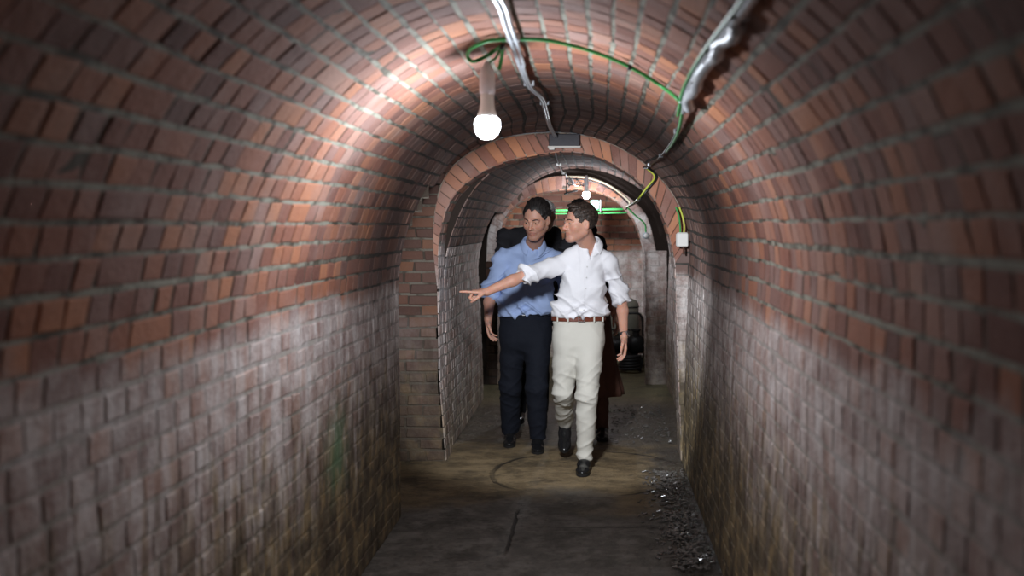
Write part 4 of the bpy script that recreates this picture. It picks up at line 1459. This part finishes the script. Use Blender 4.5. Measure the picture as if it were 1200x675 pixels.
        E.ecap(sole + fl * .12 - dn * .036, sole + fl * .215 - dn * .026, (.040, .034), (.043, .023), sd, .03)
        E.ell(sole + fl * .245 - dn * .022, (.036, .042, .020), .03, R=np.stack([sd, fl, -dn]))
        E.cap(an - dn * .0, sole + fl * .06 - dn * .04, .038, .036, .03)
        E.fn(lambda p, s0=sole.astype(F32), dnn=dn.astype(F32): -((s0 - p) @ -dnn) * -1 * -1 if False else ((p - s0) @ -dnn) - .012, .004, sub=True)
        E.plane(an - dn * .02, -dn)
        lo_ = np.minimum(sole, sole + fl * .3) - .1; hi_ = np.maximum(sole, sole + fl * .3) + .16
        so = sdf_obj('shoe', E, lo_, hi_, .005, mats[4], body, sm=1)
        m = MB()
        outl = [(.0, -.01), (.02, -.036), (.10, -.036), (.18, -.045), (.23, -.044), (.27, -.028), (.287, 0), (.27, .028), (.23, .044), (.18, .045), (.10, .036), (.02, .036), (.0, .01)]
        V = []
        for hh in (0, .014):
            for (f_, s_) in outl: V.append(sole + fl * f_ + sd * s_ - dn * hh)
        n = len(outl)
        m.add(V, [(i, (i + 1) % n, n + (i + 1) % n, n + i) for i in range(n)] + [tuple(range(n))[::-1], tuple(range(n, 2 * n))])
        m.box(sole + fl * .035 - dn * .006, (.07, .074, .024), np.stack([fl, sd, -dn]).T, .003)
        m.build('sole', M_rubber, so)
    return body


REL = [(14, 22, 14), (18, 26, 16), (22, 28, 18), (26, 30, 20)]
THR = [(.6, .7, .35), (.9, .25, .35), (1, .05, .25)]
# ---------------- man in the white shirt
A = at
J = dict(shR=A(655, 308, 7.08), shL=A(715, 308, 7.14), elR=A(614, 323, 6.93), wrR=A(570, 342, 6.83), elL=A(729, 352, 7.22), wrL=A(731, 394, 7.05),
         hipL=A(690, 398, 7.14), hipR=A(666, 398, 7.14), knL=A(688, 463, 7.0), anL=A(685, 535, 7.08), toeL=A(683, 552, 6.93),
         knR=A(660, 458, 7.12), anR=A(662, 494, 7.48), toeR=A(665, 510, 7.38), tiltR=(0, -.86, -.5))
J['handR'] = dict(d=(-1, -.12, .03), n=(.1, .1, -1), s=(0, -1, 0), curl=[(-4, 4, 3), (62, 80, 45), (66, 82, 45), (66, 80, 45)], thumb=[(.7, .5, .5), (.8, .1, .6), (.7, -.35, .6)])
J['handL'] = dict(d=(.08, -.12, -1), n=(-1, -.15, 0), s=(-.1, -1, 0), curl=REL, thumb=THR)
p1 = person('person', 'dark-haired man in white shirt and cream trousers pointing left, in front',
            dict(c=A(679, 261.5, 6.96), f=(-.84, -.52, -.02), sc=1.05, up=(.04, -.1, 1)), A(690, 289, 7.10), (-.1, -1, 0), J,
            (M_skin1, M_white, M_cream, M_hair1, M_blackl),
            dict(sleeve=.06, beltz=A(0, 372, 7.14)[2], belt=M_leather, vneck=.085, waistw=.168, belly=.11, beard=.25, hairline=.0, hairx=.060, tufts=[((.0, .035, .110), (.052, .055, .016))], hairvol=1.3, gaze=0.001, hem=.054, knee=.067, thigh=.099, hipw=.172, sleever=.058, fold=1.4, lift=True))
# wrist watch on his left arm
wr = J['wrL']; ax = nrm(J['wrL'] - J['elL'])
m = MB(); m.lathe(wr - ax * .008, [(.0275, -.011), (.0315, -.010), (.0315, .010), (.0275, .011)], 28, ax)
wt = m.build('watch_strap', M_blackp, p1)
sdv = nrm(np.cross(ax, (-.2, -1, 0))); dirw = nrm(np.array([.75, -.65, 0]) - ax * (np.array([.75, -.65, 0]) @ ax))
m = MB(); m.lathe(wr - ax * .008 + dirw * .029, [(.019, 0), (.021, .002), (.021, .008), (.017, .011)], 24, dirw); m.build('watch_case', M_steel, wt)
m = MB(); m.lathe(wr - ax * .008 + dirw * .0405, [(.016, 0), (.016, .0006)], 24, dirw); m.build('watch_face', M_blackp, wt)

# ---------------- man in the blue shirt
J = dict(shR=A(588, 303, 7.72), shL=A(655, 304, 7.74), elR=A(574, 346, 7.80), wrR=A(572, 374, 7.60), elL=A(668, 350, 7.85), wrL=A(664, 385, 7.75),
         hipR=A(602, 392, 7.77), hipL=A(630, 392, 7.77), knR=A(598, 452, 7.82), anR=A(598, 504, 7.97), toeR=A(597, 516, 7.82),
         knL=A(629, 455, 7.66), anL=A(630, 512, 7.75), toeL=A(630, 527, 7.60))
J['handR'] = dict(d=(.08, -.1, -1), n=(1, -.2, 0), s=(.1, -1, 0), curl=REL, thumb=THR)
J['handL'] = dict(d=(0, -.1, -1), n=(-1, -.1, 0), s=(0, -1, 0), curl=REL, thumb=THR)
p2 = person('person', 'man in light blue shirt and dark trousers looking down, behind the outstretched arm',
            dict(c=A(628.5, 257, 7.42), f=(-.30, -.88, -.30), sc=1.13, up=(-.02, -.3, 1)), A(625, 288, 7.64), (0, -1, 0), J,
            (M_skin2, M_blue, M_navy, M_hair2, M_blackl),
            dict(sleeve=.06, beltz=A(0, 364.5, 7.77)[2], belt=M_blackl, vneck=.05, waistw=.185, belly=.135, beard=.4, hairz=.088, hairx=.064, peak=.012, lid=.0022, hem=.062, knee=.078, thigh=.098, hipw=.188, hipd=.135, bulk=1.06, sleever=.062, tucked=False, hemz=A(0, 361, 7.77)[2], fold=1.15, gap=24))

# ---------------- white haired person in dark suit behind
J = dict(shR=A(590, 276, 8.75), shL=A(650, 274, 8.75), elR=A(585, 330, 8.85), wrR=A(590, 366, 8.75), elL=A(657, 330, 8.85), wrL=A(655, 366, 8.75),
         hipR=A(610, 378, 8.8), hipL=A(634, 378, 8.8), knR=A(609, 440, 8.8), anR=A(609, 481, 8.9), toeR=A(608, 490, 8.75), knL=A(634, 440, 8.75), anL=A(635, 482, 8.85), toeL=A(635, 491, 8.7))
J['handR'] = dict(d=(.05, -.1, -1), n=(1, 0, 0), s=(0, -1, 0), curl=REL, thumb=THR)
J['handL'] = dict(d=(0, -.1, -1), n=(-1, 0, 0), s=(0, -1, 0), curl=REL, thumb=THR)
p3 = person('person', 'white-haired person in dark suit, mostly hidden behind the blue-shirted man',
            dict(c=A(639, 253, 8.58), f=(.15, -.95, -.1), sc=1.0), A(629, 270, 8.74), (0, -1, 0), J,
            (M_skin3, M_suit, M_suit, M_hair3, M_blackl),
            dict(h=.007, sleeve=.92, longsleeve=True, cuff=False, topname='jacket', beltz=1.02, vneck=.0, tucked=False, hemz=.82, waistw=.19, buttons=False, hairline=0, fold=.4, gap=20))

# ---------------- person behind the man in white
J = dict(shR=A(664, 287, 8.15), shL=A(701, 285, 8.15), elR=A(658, 335, 8.2), wrR=A(662, 368, 8.1), elL=A(713, 334, 8.22), wrL=A(720, 368, 8.02),
         hipR=A(680, 384, 8.17), hipL=A(700, 384, 8.17), knR=A(684, 452, 8.12), anR=A(685, 500, 8.3), toeR=A(685, 512, 8.15), knL=A(704, 452, 8.12), anL=A(706, 502, 8.2), toeL=A(706, 513, 8.05))
J['handR'] = dict(d=(.05, -.1, -1), n=(1, 0, 0), s=(0, -1, 0), curl=REL, thumb=THR)
J['handL'] = dict(d=(.3, -.2, -1), n=(-1, 0, 0), s=(0, -1, 0), curl=REL, thumb=THR)
p4 = person('person', 'dark-haired person in black top and brown coat skirt, mostly hidden behind the white-shirted man',
            dict(c=A(678, 253, 8.05), f=(-.2, -.95, -.1), sc=.98), A(686, 273, 8.14), (0, -1, 0), J,
            (M_skin1, M_suit, M_brown, M_hair2, M_blackl),
            dict(h=.007, sleeve=.1, beltz=A(0, 366, 8.17)[2], vneck=.0, waistw=.15, buttons=False, fold=.8, belt=None, collar=True, hem=.05, knee=.056, thigh=.078, hipw=.16))
# flared brown coat skirt
pel = (np.array(J['hipL']) + np.array(J['hipR'])) / 2
V = []; Fc = []; n = 72
for j, (z, rx, ry, dx) in enumerate(((1.02, .155, .115, 0), (.92, .172, .13, 0), (.75, .185, .14, .0), (.55, .205, .155, .015), (.36, .235, .17, .03), (.32, .24, .175, .03))):
    for k in range(n):
        a = 2 * math.pi * k / n
        w_ = 1 + .07 * math.sin(a * 9) * (1.02 - z) * 1.4
        V.append((pel[0] - .012 + dx + rx * w_ * math.cos(a), pel[1] + ry * w_ * math.sin(a), z))
for j in range(5):
    for k in range(n): Fc.append((j * n + k, j * n + (k + 1) % n, (j + 1) * n + (k + 1) % n, (j + 1) * n + k))
o = obj('skirt', V, Fc, M_brown, p4)
mo = o.modifiers.new('s', 'SOLIDIFY'); mo.thickness = .006
